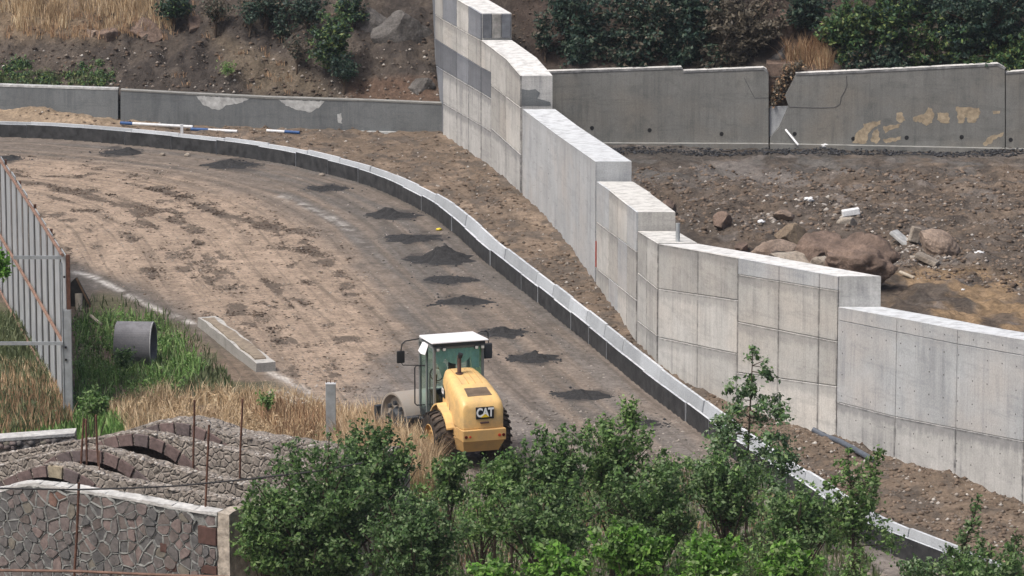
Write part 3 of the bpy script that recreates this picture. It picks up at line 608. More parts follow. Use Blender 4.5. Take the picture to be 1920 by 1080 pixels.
tieB = [(x, y) for r in range(4) for x in [1003, 1016, 1030, 1046, 1060, 1075, 1088, 1102] for y in [pl(x, [(982, 245+r*42), (1118, 345+r*52)])] if y < pl(x, [(982, 350), (1050, 420), (1117, 510)])]
wall_section('third section from the hillside, plain pale blue-grey with faint dotted lines', [981.5, 1046, 1117.5], [(981, 204), (1022, 236), (1045, 252), (1118, 303)], 'concrete_blue', [], None, None, tieB)
wall_section('short middle section with two-level top and a red marker at its edge', [1119.5, 1143, 1160, 1177, 1194.5], [(1119, 340), (1150, 361), (1152, 364), (1195, 398)], 'concrete_warm',
    [[(1119, 415), (1195, 472)], [(1119, 502), (1195, 563)]], lambda c_, r_: 'concrete_warm' if (c_+r_) % 3 else 'concrete_blue')
wall_section('narrow low step beside the short steel stub on top', [1196.5, 1214, 1233.5], [(1196, 433), (1234, 456)], 'concrete_warm', [[(1196, 510), (1234, 541)], [(1196, 600), (1234, 629)]])
wall_section('long section with square panels and a smooth capping beam ending in a sharp corner', [1235.5, 1309, 1383.5, 1460, 1535, 1569.5], [(1235, 457), (1383, 483), (1384, 484), (1570, 518)], 'concrete_pale',
    lambda c_: [[(1235, 541), (1383, 563)], [(1235, 632), (1383, 663)]] if c_ < 2 else [[(1383, 514), (1570, 545)], [(1383, 603), (1570, 640)], [(1383, 698), (1570, 724)]],
    lambda c_, r_: 'concrete_blue' if (r_ == 0 and c_ > 1) else 'concrete_warm')
tieE = [(x, y) for x in list(range(1580, 1930, 27)) for y in [pl(x, [(1570, 590), (1920, 655)]), pl(x, [(1570, 620), (1920, 690)]), pl(x, [(1570, 660), (1920, 735)]), pl(x, [(1570, 700), (1920, 780)]), pl(x, [(1570, 740), (1920, 815)]), pl(x, [(1570, 780), (1920, 860)]), pl(x, [(1680, 830), (1920, 900)])] if y < pl(x, [(1570, 800), (1920, 925)]) and random.random() < 0.8]
wall_section('nearest low section with curved white top and tidy rows of small tie holes', [1570.8, 1680, 1793, 1920, 2060, 2200], [(1570, 575), (1680, 595), (1793, 617), (1920, 637), (2200, 690)], 'concrete_blue',
    [[(1570, 600), (1793, 645), (1920, 667), (2200, 725)], [(1570, 753), (1680, 781), (1920, 827), (2200, 890)]], lambda c_, r_: 'concrete_pale' if r_ == 2 else 'concrete_blue', None, tieE)

# ---- old walls below the hillside
def slabY(px, base, z):
    """distance of a straight wall through the first and last base points"""
    (a0, b0), (a1, b1) = base[0], base[-1]; y0_, y1_ = G(a0, b0, z)[1], G(a1, b1, z)[1]; t_ = (px-a0)/(a1-a0); return 1/((1-t_)/y0_+t_/y1_)
def slab_wall(t_, base, z, poly, mat, thick=0.4, name='slab', yoff=0.0):
    """poly in view coordinates on the wall's front face"""
    f = []
    if name in ('plaster_remnant', 'whitewash_splash'):      # crumbled outline
        rj = random.Random(int(poly[0][0])); q = []
        for a, b in zip(poly, poly[1:]+poly[:1]):
            nn_ = max(2, int(math.hypot(a[0]-b[0], a[1]-b[1])/3.5))
            for k in range(nn_): q.append((lerp(a[0], b[0], k/nn_)+rj.uniform(-1.7, 1.7)*(k > 0), lerp(a[1], b[1], k/nn_)+rj.uniform(-1.5, 1.5)*(k > 0)))
        poly = q
    for (px, py) in poly: f.append(atY(px, py, slabY(px, base, z)+yoff))
    b = [(p[0], p[1]+thick, p[2]) for p in f]; mb = MB(); mb.prism(f, b); return mb.build(name, M[mat], t_)
def wall_th(label, px, base, z, grp):
    X_, Y_ = G(px, pl(px, base), z); return thing('old_concrete_wall', label, 'concrete wall', (X_, Y_, 0), group=grp)
g_ = 'old grey walls at the foot of the hillside'
t_ = wall_th('low old grey wall at the far left behind the soil mound', 60, LW, LWz, g_)
slab_wall(t_, LWA, LWz, [(-500, 255), (-500, 146), (-20, 161), (120, 164), (221, 169), (221, 262)], 'concrete_oldleft'); slab_wall(t_, LWA, LWz, [(-500, 146.5), (-500, 142), (-20, 158), (221, 166), (221, 169.5)], 'whitewash', 0.42, 'coping', -0.02)
t_ = wall_th('low old grey wall with two whitewash splashes, behind the blue and white pipes', 520, LW, LWz, g_)
slab_wall(t_, LWB, LWz, [(226, 262), (226, 170), (365, 178), (500, 185), (700, 190), (833, 196), (833, 280)], 'concrete_oldleft'); slab_wall(t_, LWB, LWz, [(226, 170.5), (226, 168), (365, 175.5), (500, 182), (700, 188), (833, 193.5), (833, 196.5), (700, 190.5), (500, 185.5), (365, 178.5)], 'concrete_old', 0.42, 'coping', -0.02)
slab_wall(t_, LWB, LWz, [(640, 253), (640, 245), (833, 250), (833, 258)], 'whitewash', 0.2, 'footing', -0.18)
for poly in ([(368, 179), (468, 184), (455, 192), (425, 197), (412, 206), (395, 203), (380, 196)], [(522, 186.5), (608, 190), (600, 200), (580, 211), (560, 207), (540, 199)], [(632, 214), (640, 212), (642, 232), (634, 230)]):
    slab_wall(t_, LWB, LWz, poly, 'whitewash', 0.02, 'whitewash_splash', -0.006)
t_ = wall_th('old grey wall between the tall stepped wall and the broken gap', 1250, RWB, RWz, g_)
slab_wall(t_, RWB, RWz, [(950, 330), (950, 140), (1280, 129), (1281, 136), (1432, 130), (1441, 138), (1441, 300)], 'concrete_old')
slab_wall(t_, RWB, RWz, [(950, 140.5), (950, 136), (1278, 125.5), (1282, 132.5), (1432, 126.5), (1438, 130), (1441.6, 139), (1431, 131), (1281, 136.5), (1279, 129.5)], 'concrete_pale', 0.42, 'coping', -0.02)
slab_wall(t_, RWB, RWz, [(950, 300), (950, 268), (1441, 270), (1441, 300)], 'concrete_old', 0.3, 'footing', -0.28)
wh = [t_, t_, t_]
t2 = wall_th('cracked old grey wall with broken left corner and peeling cream plaster', 1680, RWB, RWz, g_)
slab_wall(t2, RWB, RWz, [(1444, 300), (1444, 258), (1462, 238), (1479, 200), (1472, 180), (1484, 158), (1492, 141), (1560, 138.5), (1700, 132), (1870, 123), (1884, 130), (1884, 300)], 'concrete_old')
slab_wall(t2, RWB, RWz, [(1492, 141.5), (1492, 137), (1560, 134.5), (1700, 128), (1872, 119), (1886, 127), (1884, 131), (1870, 123.5), (1700, 132.5), (1560, 139)], 'concrete_pale', 0.42, 'coping', -0.02)
slab_wall(t2, RWB, RWz, [(1443, 257), (1443, 200), (1478, 199), (1461, 237)], 'concrete_blue', 0.1, 'broken_face', 0.12)
slab_wall(t2, RWB, RWz, [(1444, 300), (1444, 270), (1884, 279), (1884, 305)], 'concrete_old', 0.3, 'footing', -0.28)
mb = MB()
def wline(pts, w=0.02):
    P = [atY(px, py, slabY(px, RWB, RWz)) for px, py in pts]; mb.tube(P, w, 4)
wline([(1587, 142), (1588, 160), (1583, 172), (1577, 182), (1575, 195), (1565, 201), (1540, 202), (1500, 201), (1480, 200)], 0.018); mb.build('crack', M['joint_dark'], t2)
mb = MB(); wline([(1395, 145), (1405, 165), (1415, 184), (1441, 183)], 0.012); mb.build('crack', M['joint_dark'], t_)
for poly in ([(1598, 268), (1605, 250), (1620, 238), (1618, 232), (1640, 228), (1652, 226), (1651, 233), (1640, 238), (1628, 250), (1625, 268), (1612, 270)], [(1632, 262), (1638, 245), (1646, 240), (1650, 262), (1642, 270)],
             [(1655, 238), (1690, 232), (1685, 240), (1672, 243), (1660, 250)], [(1681, 212), (1690, 210), (1698, 226), (1686, 230), (1681, 226)], [(1712, 220), (1735, 212), (1740, 201), (1748, 204), (1752, 216), (1748, 230), (1737, 236), (1728, 229), (1714, 228)],
             [(1757, 211), (1778, 212), (1781, 230), (1768, 231), (1757, 224)], [(1792, 200), (1812, 201), (1836, 202), (1838, 213), (1828, 230), (1815, 230), (1811, 219), (1806, 231), (1796, 230)], [(1860, 209), (1875, 208), (1874, 213), (1862, 214)], [(1655, 262), (1690, 256), (1689, 262), (1662, 269)],
             [(1843, 268), (1852, 258), (1876, 250), (1883, 248), (1880, 255), (1862, 262), (1858, 270), (1846, 274)]):
    slab_wall(t2, RWB, RWz, poly, 'plaster_remnant', 0.02, 'plaster_remnant', -0.005)
t3 = wall_th('rightmost piece of old grey wall, set lower than its neighbour', 2000, RWB, RWz, g_)
slab_wall(t3, RWB, RWz, [(1886, 305), (1886, 139), (1920, 136), (2300, 120), (2300, 320)], 'concrete_old'); slab_wall(t3, RWB, RWz, [(1886, 139.5), (1886, 135.5), (1920, 132.5), (2300, 116), (2300, 120.5), (1920, 136.5)], 'concrete_pale', 0.42, 'coping', -0.02)
slab_wall(t3, RWB, RWz, [(1886, 305), (1886, 279), (2300, 290), (2300, 320)], 'concrete_old', 0.3, 'footing', -0.28)
for (px, py) in [(1110, 240), (1218, 244), (1353, 251), (1490, 251), (1600, 260), (1700, 258), (1803, 257), (1895, 262)]:
    Y_ = slabY(px, RWB, RWz); x_, y_, z_ = atY(px, py, Y_)
    mb = MB(); mb.lathe([(0.0, 0.02), (0.085, 0.02), (0.085, -0.012), (0.105, -0.012), (0.105, 0.02)][:3]+[(0.0, -0.012)], (x_, y_, z_), (0, 1, 0), 12, closed=False)
    mb.build('weep_hole', M['cable_black'], t_ if px < 1442 else (t2 if px < 1885 else t3))
# ================================================================== ROAD ROLLER
RX, RY, _ = GG(874, 865); RZ = 0.02
roller = thing('road_roller', 'yellow single-drum road roller with a white cab roof, seen from behind on the dirt road', 'road roller', (RX, RY, RZ), R(19.5))
PIV = Vector((0, 1.35, 0)); ART = R(11)
def rp(mb, name, mat, par=roller, **k): return mb.build(name, mat if isinstance(mat, list) else M[mat], par, local=True, **k)
# hood: lofted cross-sections (y, half width bottom, half width shoulder, z bottom, z shoulder, z top)
HS = [(-1.50, .60, .53, 1.20, 1.66, 1.72), (-1.46, .655, .60, 1.20, 1.80, 1.90), (-1.34, .67, .62, 1.20, 1.88, 2.00), (-1.10, .67, .62, 1.20, 1.95, 2.09), (-.70, .66, .60, 1.20, 2.04, 2.20),
      (-.25, .64, .57, 1.20, 2.12, 2.31), (.20, .60, .53, 1.20, 2.18, 2.38), (.58, .55, .48, 1.20, 2.20, 2.41)]
HS = [(y, a*.93, min(b*.99, a*.90), z0_+.06, zs+.08+(y+1.5)*.055, zt+.08+(y+1.5)*.055) for (y, a, b, z0_, zs, zt) in HS]
mb = MB(); loops = []
for (y, wb_, ws, z0_, zs, zt) in HS:
    half = [(wb_, z0_), (wb_*.995, lerp(z0_, zs, .5)), (ws+.025, zs-.10), (ws, zs), (ws-.035, lerp(zs, zt, .60)), (ws-.10, lerp(zs, zt, .90)), (ws-.22, zt-.006)]
    loops.append([(-a, y, b) for a, b in half]+[(0, y, zt)]+[(a, y, b) for a, b in half[::-1]])
n = len(loops[0])
for q in range(len(loops)-1):
    for i in range(n-1): mb.add([loops[q][i], loops[q][i+1], loops[q+1][i+1], loops[q+1][i]], [(0, 1, 2, 3)])
    mb.add([loops[q][0], loops[q+1][0], loops[q+1][-1], loops[q][-1]], [(0, 1, 2, 3)])
mb.add(loops[0], [tuple(range(n))]); mb.add(loops[-1], [tuple(range(n))[::-1]])
me = None; hood = rp(mb, 'hood', 'paint_yellow')
bm = bmesh.new(); bm.from_mesh(hood.data); bmesh.ops.remove_doubles(bm, verts=bm.verts, dist=0.001); bmesh.ops.recalc_face_normals(bm, faces=bm.faces); bm.to_mesh(hood.data); bm.free()
hood.data.polygons.foreach_set('use_smooth', [True]*len(hood.data.polygons))
b = hood.modifiers.new('bevel', 'BEVEL'); b.width = 0.03; b.segments = 3; b.limit_method = 'ANGLE'; b.angle_limit = R(38)
def hoodz(y, x=0):
    zt = np.interp(y, [h[0] for h in HS], [h[5] for h in HS]); return float(zt)-(0.05*abs(x)**2 if abs(x) < .4 else 0.02)
for x0 in (-.30, -.10, .10, .30):     # pressed ribs
    m2 = MB(); pts = [(x0, y, hoodz(y, x0)+.002) for y in np.linspace(-.55, .5, 7)]; m2.tube(pts, .012, 6); rp(m2, 'rib', 'paint_yellow_dirty', hood)
m2 = MB(); P = [(-.36, -1.20), (.36, -1.20), (.33, -.80), (-.33, -.80)]
m2.prism([(a, y, hoodz(y)-.02) for a, y in P], [(a, y, hoodz(y)+.012) for a, y in P]); grl = rp(m2, 'vent_grille', 'grille', hood)
m2 = MB()
for k in range(7):
    y = -1.16+k*.055; m2.box(-.33, .33, y, y+.012, hoodz(y)-.01, hoodz(y)+.018)
rp(m2, 'louvre', 'grille', grl)
for (y0, y1, z0_, z1, nm) in ((-1.28, -.92, 1.30, 1.82, 'side_grille'), (-.35, .12, 1.42, 2.05, 'side_grille')):
    m2 = MB(); sx = -1
    m2.prism([(sx*.50, y0, z0_), (sx*.50, y1, z0_), (sx*.50, y1, z1+.1), (sx*.50, y0, z1)], [(sx*.605, y0, z0_), (sx*(.600 if y1 < 0 else .565), y1, z0_), (sx*(.585 if y1 < 0 else .55), y1, z1+.1), (sx*.592, y0, z1)]); rp(m2, nm, 'grille', hood)
m2 = MB(); m2.prism([(-.45, .20, 1.82), (-.45, .56, 1.82), (-.45, .56, 2.22), (-.45, .20, 2.16)], [(-.575, .20, 1.82), (-.535, .56, 1.82), (-.50, .56, 2.22), (-.535, .20, 2.16)]); sb = rp(m2, 'side_badge', 'badge_black', hood)
def text_mesh(name, s, size, mat, par, mw, bold=.012, ext=.004, sx=1.0, spc=1.0):
    cu = bpy.data.curves.new(name, 'FONT'); cu.body = s; cu.size = size; cu.align_x = 'CENTER'; cu.align_y = 'CENTER'; cu.extrude = ext; cu.offset = bold; cu.space_character = spc
    o = bpy.data.objects.new(name+'_c', cu); COL.objects.link(o); dg = bpy.context.evaluated_depsgraph_get(); dg.update()
    me = bpy.data.meshes.new_from_object(o.evaluated_get(dg)); bpy.data.objects.remove(o); me.name = name
    me.transform(mw @ Matrix.Diagonal((sx, 1, 1, 1))); me.materials.clear(); me.materials.append(M[mat]); o = bpy.data.objects.new(name, me); COL.objects.link(o); o.parent = par; return o
m2 = MB(); m2.box(-.265, .265, -1.535, -1.49, 1.46, 1.80)
bd = rp(m2, 'badge', 'badge_black', hood, bevel=.006); bd.location = (0.04, 0, 0.09)
text_mesh('lettering', 'CAT', .34, 'letter_white', bd, Matrix.Translation((0, -1.541, 1.635)) @ Matrix.Rotation(math.pi/2, 4, 'X'), .013, .004, .78, .95)
m2 = MB(); m2.prism([(-.13, -1.548, 1.51), (.13, -1.548, 1.51), (0, -1.548, 1.61)], [(-.13, -1.537, 1.51), (.13, -1.537, 1.51), (0, -1.537, 1.61)]); rp(m2, 'triangle', 'letter_yellow', bd)
text_mesh('lettering', 'CS', .22, 'letter_white', sb, Matrix.Translation((-.572, .38, 2.0)) @ Matrix.Rotation(R(-7), 4, 'Z') @ Matrix.Rotation(R(-90), 4, 'Z') @ Matrix.Rotation(math.pi/2, 4, 'X'), .010, .003)
m2 = MB(); m2.box(-.10, .16, -1.55, -1.50, 1.42, 1.47); rp(m2, 'handle', 'exhaust_rust', hood, bevel=.01)
# exhaust
m2 = MB(); m2.tube([(-.16, .12, hoodz(.12)-.05), (-.16, .12, hoodz(.12)+.02)], .11, 16); m2.tube([(-.16, .12, hoodz(.12)), (-.16, .12, hoodz(.12)+.42), (-.15, .13, hoodz(.12)+.52)], .058, 14)
ex_ = rp(m2, 'exhaust_pipe', 'exhaust_rust', smooth=False); m2 = MB(); m2.tube([(-.15, .10, hoodz(.12)+.47), (-.13, .07, hoodz(.12)+.58)], [.068, .072], 14); rp(m2, 'exhaust_tip', 'cable_black', ex_)
# counterweight bumper
m2 = MB(); m2.box(-.64, .64, -1.62, -.95, .93, 1.26); bu = rp(m2, 'bumper', 'paint_yellow_dirty', bevel=.018)
m2 = MB(); m2.prism([(-.62, -1.57, .93), (.62, -1.57, .93), (.62, -.6, .93), (-.62, -.6, .93)][::-1], [(-.52, -1.32, .58), (.52, -1.32, .58), (.52, -.6, .52), (-.52, -.6, .52)][::-1]); rp(m2, 'lower_bumper', 'paint_yellow_dirty', bu, bevel=.015)
for x0, mt_ in ((-.55, 'lamp_dark'), (-.43, 'lamp_red'), (.44, 'lamp_red'), (.56, 'lamp_dark')):
    m2 = MB(); m2.lathe([(0, 0), (.045 if abs(x0) > .5 or x0 > 0 else .035, 0), (.045 if abs(x0) > .5 or x0 > 0 else .035, .012), (0, .016)], (x0, -1.62, 1.08), (0, -1, 0), 14, closed=False); rp(m2, 'tail_light', mt_, bu)
# rear frame and axle
m2 = MB(); m2.box(-.42, .42, -.95, 1.0, .55, 1.22); m2.box(-.62, .62, -.9, .5, .95, 1.205); rp(m2, 'rear_frame', 'paint_yellow_dirty', bevel=.02)
m2 = MB(); m2.tube([(-.62, 0, .74), (.62, 0, .74)], .15, 12); m2.tube([(0, -.25, .70), (0, .3, .70)], .26, 12); rp(m2, 'axle', 'paint_dark')
# wheels with lug tread
for sx in (-1, 1):
    cx = sx*.84; m2 = MB()
    prof = [(.42, -.27), (.60, -.29), (.69, -.265), (.725, -.20), (.735, 0), (.725, .20), (.69, .265), (.60, .29), (.42, .27)]
    m2.lathe(prof, (cx, 0, .74), (1, 0, 0), 40, closed=False); ty = rp(m2, 'tyre', 'rubber', smooth=True)
    m3 = MB()
    for k in range(22):
        for side in (-1, 1):
            a0 = 2*math.pi*(k+(.5 if side > 0 else 0))/22
            def tp(r, a, h): return (cx+h, -math.sin(a)*r, .74+math.cos(a)*r)
            da = .055
            for (h0, h1, s0, s1) in ((side*.01, side*.15, 0, .07), (side*.15, side*.295, .07, .20)):
                lo = [tp(.70, a0+s0-da, h0), tp(.68, a0+s1-da, h1), tp(.68, a0+s1+da, h1), tp(.70, a0+s0+da, h0)]; hi = [tp(.775, a0+s0-da*.8, h0), tp(.75 if abs(h1) > .2 else .77, a0+s1-da*.8, h1), tp(.75 if abs(h1) > .2 else .77, a0+s1+da*.8, h1), tp(.775, a0+s0+da*.8, h0)]
                m3.prism(lo, hi)
    rp(m3, 'tread', 'rubber', ty)
    m3 = MB(); m3.lathe([(0, .12), (.16, .12), (.17, .20), (.25, .20), (.28, .10), (.41, .08), (.43, .26), (.40, .28)][::1], (cx, 0, .74), (sx, 0, 0), 28, closed=False); rp(m3, 'rim', 'paint_yellow_dirty', ty, smooth=True)
    # fender: arc hugging the hood side of the tyre
    m3 = MB(); N_ = 14; lo = []; 
    for k in range(N_+1):
        a = R(lerp(-62, 78, k/N_)); r0 = .86; yy = math.sin(a)*r0; zz = .74+math.cos(a)*r0+(.10 if a > 0 else 0)
        lo.append((yy, zz))
    for k in range(N_):
        (ya, za), (yb, zb_) = lo[k], lo[k+1]
        xa, xb = sx*.54, sx*.84
        m3.prism([(xa, ya, za), (xb, ya, za-.02), (xb, yb, zb_-.02), (xa, yb, zb_)], [(xa, ya, za+.05), (xb, ya, za+.03), (xb, yb, zb_+.03), (xa, yb, zb_+.05)])
        m3.prism([(sx*.60, ya, 1.15), (sx*.60, ya, max(1.16, za)), (sx*.60, yb, max(1.16, zb_)), (sx*.60, yb, 1.15)], [(sx*.64, ya, 1.15), (sx*.64, ya, max(1.16, za)), (sx*.64, yb, max(1.16, zb_)), (sx*.64, yb, 1.15)]) if ya > -.5 else None
    rp(m3, 'fender', 'paint_yellow')
# cab
cx0, cx1, cy0, cy1, cz0, cz1 = -.76, .76, .62, 1.98, 1.05, 3.26
cab = MB(); cab.box(cx0+.03, cx1-.03, cy0+.02, cy1-.02, 1.0, 1.24); cabo = rp(cab, 'cab', 'paint_dark', bevel=.01)
m2 = MB()
for (x0, y0) in ((cx0, cy0), (cx1-.075, cy0), (cx0, cy1-.075), (cx1-.075, cy1-.075)): m2.box(x0, x0+.075, y0, y0+.075, 1.2, cz1)
m2.box(cx0, cx0+.06, 1.28, 1.34, 1.2, cz1)
for y0 in (cy0, cy1-.07): m2.box(cx0+.075, cx1-.075, y0, y0+.07, cz1-.10, cz1)
for x0 in (cx0, cx1-.07): m2.box(x0, x0+.07, cy0+.075, cy1-.075, cz1-.10, cz1)
rp(m2, 'cab_frame', 'paint_grey', cabo, bevel=.01)
m2 = MB(); m2.box(cx0+.01, cx1-.01, cy0+.01, cy1-.32, cz1, cz1+.055); rp(m2, 'roof_edge', 'paint_dark', cabo, bevel=.015)
m2 = MB(); m2.prism([(cx0-.10, cy0-.13, cz1+.09), (cx1+.10, cy0-.13, cz1+.09), (cx1+.06, cy1-.22, cz1+.06), (cx0-.06, cy1-.22, cz1+.06)], [(cx0-.09, cy0-.12, cz1+.135), (cx1+.09, cy0-.12, cz1+.135), (cx1+.05, cy1-.23, cz1+.12), (cx0-.05, cy1-.23, cz1+.12)]); rp(m2, 'roof', 'paint_white', cabo, bevel=.015)
m2 = MB(); m2.box(cx0-.02, cx1+.02, cy0-.05, cy0+.05, cz1-.02, cz1+.088); rp(m2, 'roof_beam', 'paint_dark', cabo, bevel=.01)
for (a, b_, c_, d_) in (((cx0+.075, cy0+.03), (cx1-.075, cy0+.03), 1.24, cz1-.1), ((cx0+.03, cy0+.075), (cx0+.03, 1.28), 1.24, cz1-.1), ((cx0+.03, 1.34), (cx0+.03, cy1-.075), 1.0, cz1-.1), ((cx1-.03, cy0+.075), (cx1-.03, cy1-.075), 1.24, cz1-.1), ((cx0+.075, cy1-.03), (cx1-.075, cy1-.03), 1.24, cz1-.1)):
    m2 = MB(); m2.add([(*a, c_), (*b_, c_), (*b_, d_), (*a, d_)], [(0, 1, 2, 3)]); rp(m2, 'window_pane', 'cab_glass', cabo)
# curtain cloth drawn along the upper rear window, seat, wheel, console
m2 = MB(); N_ = 24
for k in range(N_):
    x0, x1 = lerp(-.66, .66, k/N_), lerp(-.66, .66, (k+1)/N_)
    def cz(x): return 3.16-.16-.32*max(0, 1-(x/.42)**2)**.5 if abs(x) < .42 else (3.16-.62 if x > 0 else 3.16-.44)
    def cy(x): return cy0+.12+.018*math.sin(x*38)
    m2.add([(x0, cy(x0), cz(x0)), (x1, cy(x1), cz(x1)), (x1, cy(x1), 3.16), (x0, cy(x0), 3.16)], [(0, 1, 2, 3)])
rp(m2, 'sun_curtain', 'curtain_green', cabo, smooth=True)
m2 = MB(); m2.add([(-.60, cy0+.2, 2.75), (-.34, cy0+.22, 2.70), (-.10, cy0+.35, 2.22), (-.36, cy0+.32, 2.15)], [(0, 1, 2, 3)]); rp(m2, 'hanging_cloth', 'curtain_green', cabo)
m2 = MB(); m2.box(-.27, .25, 1.25, 1.75, 1.45, 1.62); m2.box(-.22, .20, 1.15, 1.28, 1.60, 2.42); m2.box(-.12, .10, 1.16, 1.26, 2.42, 2.66); rp(m2, 'seat', 'seat_fabric', cabo, bevel=.04)
m2 = MB(); ring = [(-.34+.19*math.cos(t), 1.62+.10*math.sin(t), 2.22+.17*math.sin(t)) for t in np.linspace(0, 2*math.pi, 17)]; m2.tube(ring, .016, 6); m2.tube([(-.34, 1.62, 2.22), (-.34, 1.80, 1.5)], .03, 8); rp(m2, 'steering_wheel', 'cable_black', cabo)
m2 = MB(); m2.box(-.5, .5, 1.75, 1.92, 1.24, 1.75); m2.box(.38, .62, 1.0, 1.7, 1.24, 1.75); m2.box(.30, .40, .80, .90, 1.24, 2.05); rp(m2, 'console', 'paint_dark', cabo, bevel=.02)
for x0 in (-.66, -.47, .50, .68):
    m2 = MB(); m2.box(x0-.055, x0+.055, cy0-.11, cy0-.03, cz1-.14, cz1-.04); wl_ = rp(m2, 'work_light', 'paint_dark', cabo, bevel=.012); m3 = MB(); m3.box(x0-.042, x0+.042, cy0-.118, cy0-.109, cz1-.128, cz1-.052); rp(m3, 'lens', 'lamp_lens', wl_)
# white rag on the left roof edge
m2 = MB(); m2.prism([(cx0-.06, 1.15, 3.24), (cx0+.02, 1.10, 3.24), (cx0+.02, 1.45, 3.24), (cx0-.06, 1.45, 3.24)], [(cx0-.22, 1.12, 2.96), (cx0-.12, 1.02, 2.94), (cx0-.06, 1.50, 3.0), (cx0-.18, 1.50, 2.98)]); rp(m2, 'sun_visor', 'paint_white', cabo, bevel=.01)
# mirrors and handrails
m2 = MB(); m2.tube([(cx0, 1.9, 3.24), (cx0-.42, 1.90, 3.20), (cx0-.52, 1.90, 3.12), (cx0-.56, 1.90, 2.90)], .018, 6); am = rp(m2, 'mirror_arm', 'cable_black', cabo); m2 = MB(); m2.tube([(cx0, 1.9, 2.46), (cx0-.50, 1.90, 2.50), (cx0-.56, 1.90, 2.60)], .014, 6); rp(m2, 'mirror_brace', 'cable_black', cabo)
m2 = MB(); m2.box(cx0-.68, cx0-.44, 1.88, 1.95, 2.56, 2.92); rp(m2, 'mirror', 'cable_black', am, bevel=.03)
m2 = MB(); m2.tube([(cx1-.1, 1.3, 3.34), (cx1+.2, 1.45, 3.42), (cx1+.42, 1.5, 3.38), (cx1+.44, 1.5, 3.0)], .014, 6); am = rp(m2, 'mirror_arm', 'cable_black', cabo)
m2 = MB(); m2.box(cx1+.30, cx1+.55, 1.46, 1.54, 2.60, 3.06); rp(m2, 'mirror', 'paint_dark', am, bevel=.035)
m2 = MB(); m2.tube([(cx0-.02, 1.34, 2.56), (cx0-.26, 1.36, 2.58), (cx0-.32, 1.36, 2.52), (cx0-.32, 1.36, 1.48), (cx0-.26, 1.36, 1.42), (cx0-.02, 1.34, 1.42)], .020, 8); m2.tube([(cx0-.01, .80, 2.5), (cx0-.05, .80, 2.45), (cx0-.05, .80, 1.5), (cx0-.01, .80, 1.45)], .016, 6); rp(m2, 'handrail', 'cable_black', cabo)
m2 = MB(); m2.box(cx0+.02, cx0+.30, .95, 1.95, .60, .66); m2.box(cx0-.08, cx0+.22, 1.0, 1.9, .95, 1.0); rp(m2, 'step', 'paint_dark', cabo)
# drum module (articulated)
def dr(p): v = Matrix.Rotation(ART, 3, 'Z') @ (Vector(p)-PIV) + PIV; return tuple(v)
dm_ = MB(); DY = 2.95
def dbox(m_, *a):
    m3 = MB(); m3.box(*a); m_.add([dr(p) for p in m3.v], m3.f)
dbox(dm_, -1.12, -1.04, 1.9, 3.85, .40, .70); dbox(dm_, 1.02, 1.12, 1.9, 3.85, .55, .95); dbox(dm_, -1.12, 1.12, 1.85, 2.1, .55, 1.0); dbox(dm_, -1.12, 1.12, 3.75, 3.9, .55, 1.0); dbox(dm_, -.3, .3, 1.35, 1.9, .5, .9)
rp(dm_, 'drum_frame', 'paint_dark', bevel=.02)
dm_ = MB(); a_ = Vector(dr((-1.0, DY, .76))); b_ = Vector(dr((1.0, DY, .76))); ax_ = (b_-a_).normalized()
dm_.lathe([(0, .16), (.62, .16), (.70, 0), (.76, 0), (.76, 2.0), (.70, 2.0), (.62, 1.84), (0, 1.84)], a_, ax_, 48, closed=False); drm = rp(dm_, 'drum', 'drum_steel')
dm_ = MB(); dm_.lathe([(0, -.02), (.24, -.02), (.30, .12), (.34, .15)], a_, ax_, 24, closed=False)
for k in range(8):
    t_ = 2*math.pi*k/8; u1 = ax_.orthogonal().normalized(); u2 = ax_.cross(u1); c0 = a_+ax_*.1+(u1*math.cos(t_)+u2*math.sin(t_))*.45; dm_.tube([c0, c0+ax_*-.08], .07, 8)
rp(dm_, 'drum_hub', 'paint_dark', drm)

# ================================================================== MATERIAL HEAPS ON THE ROAD
HEAPS = [(225, 286, 34, .22, 'flat dark asphalt heap farthest up the road near the soil mound'), (440, 309, 44, .26, 'dark asphalt heap beside the channel where the road bends'), (615, 353, 34, .10, 'thin worn smear of dark asphalt below the white chalk marks'),
         (740, 404, 40, .26, 'dark asphalt heap just up the road from the yellow litter'), (778, 447, 46, .10, 'scattered broken dark asphalt patch below the yellow litter'), (818, 487, 50, .54, 'tallest pointed dark asphalt heap halfway down the road'),
         (846, 525, 40, .12, 'low crumbled dark asphalt patch below the tallest heap'), (868, 566, 42, .22, 'smooth dark asphalt heap two places up the road from the roller cab'), (938, 625, 38, .24, 'dark asphalt heap beside the right mirror of the roller'),
         (1000, 673, 42, .28, 'dark asphalt heap between the roller hood and the channel'), (1085, 740, 44, .18, 'flat dark asphalt heap down the road right of the roller'), (1205, 794, 30, .15, 'small dark asphalt heap by the channel near the thicket'), (8, 298, 30, .2, 'dark asphalt heap cut by the left edge beside the metal fence')]
hpts = []
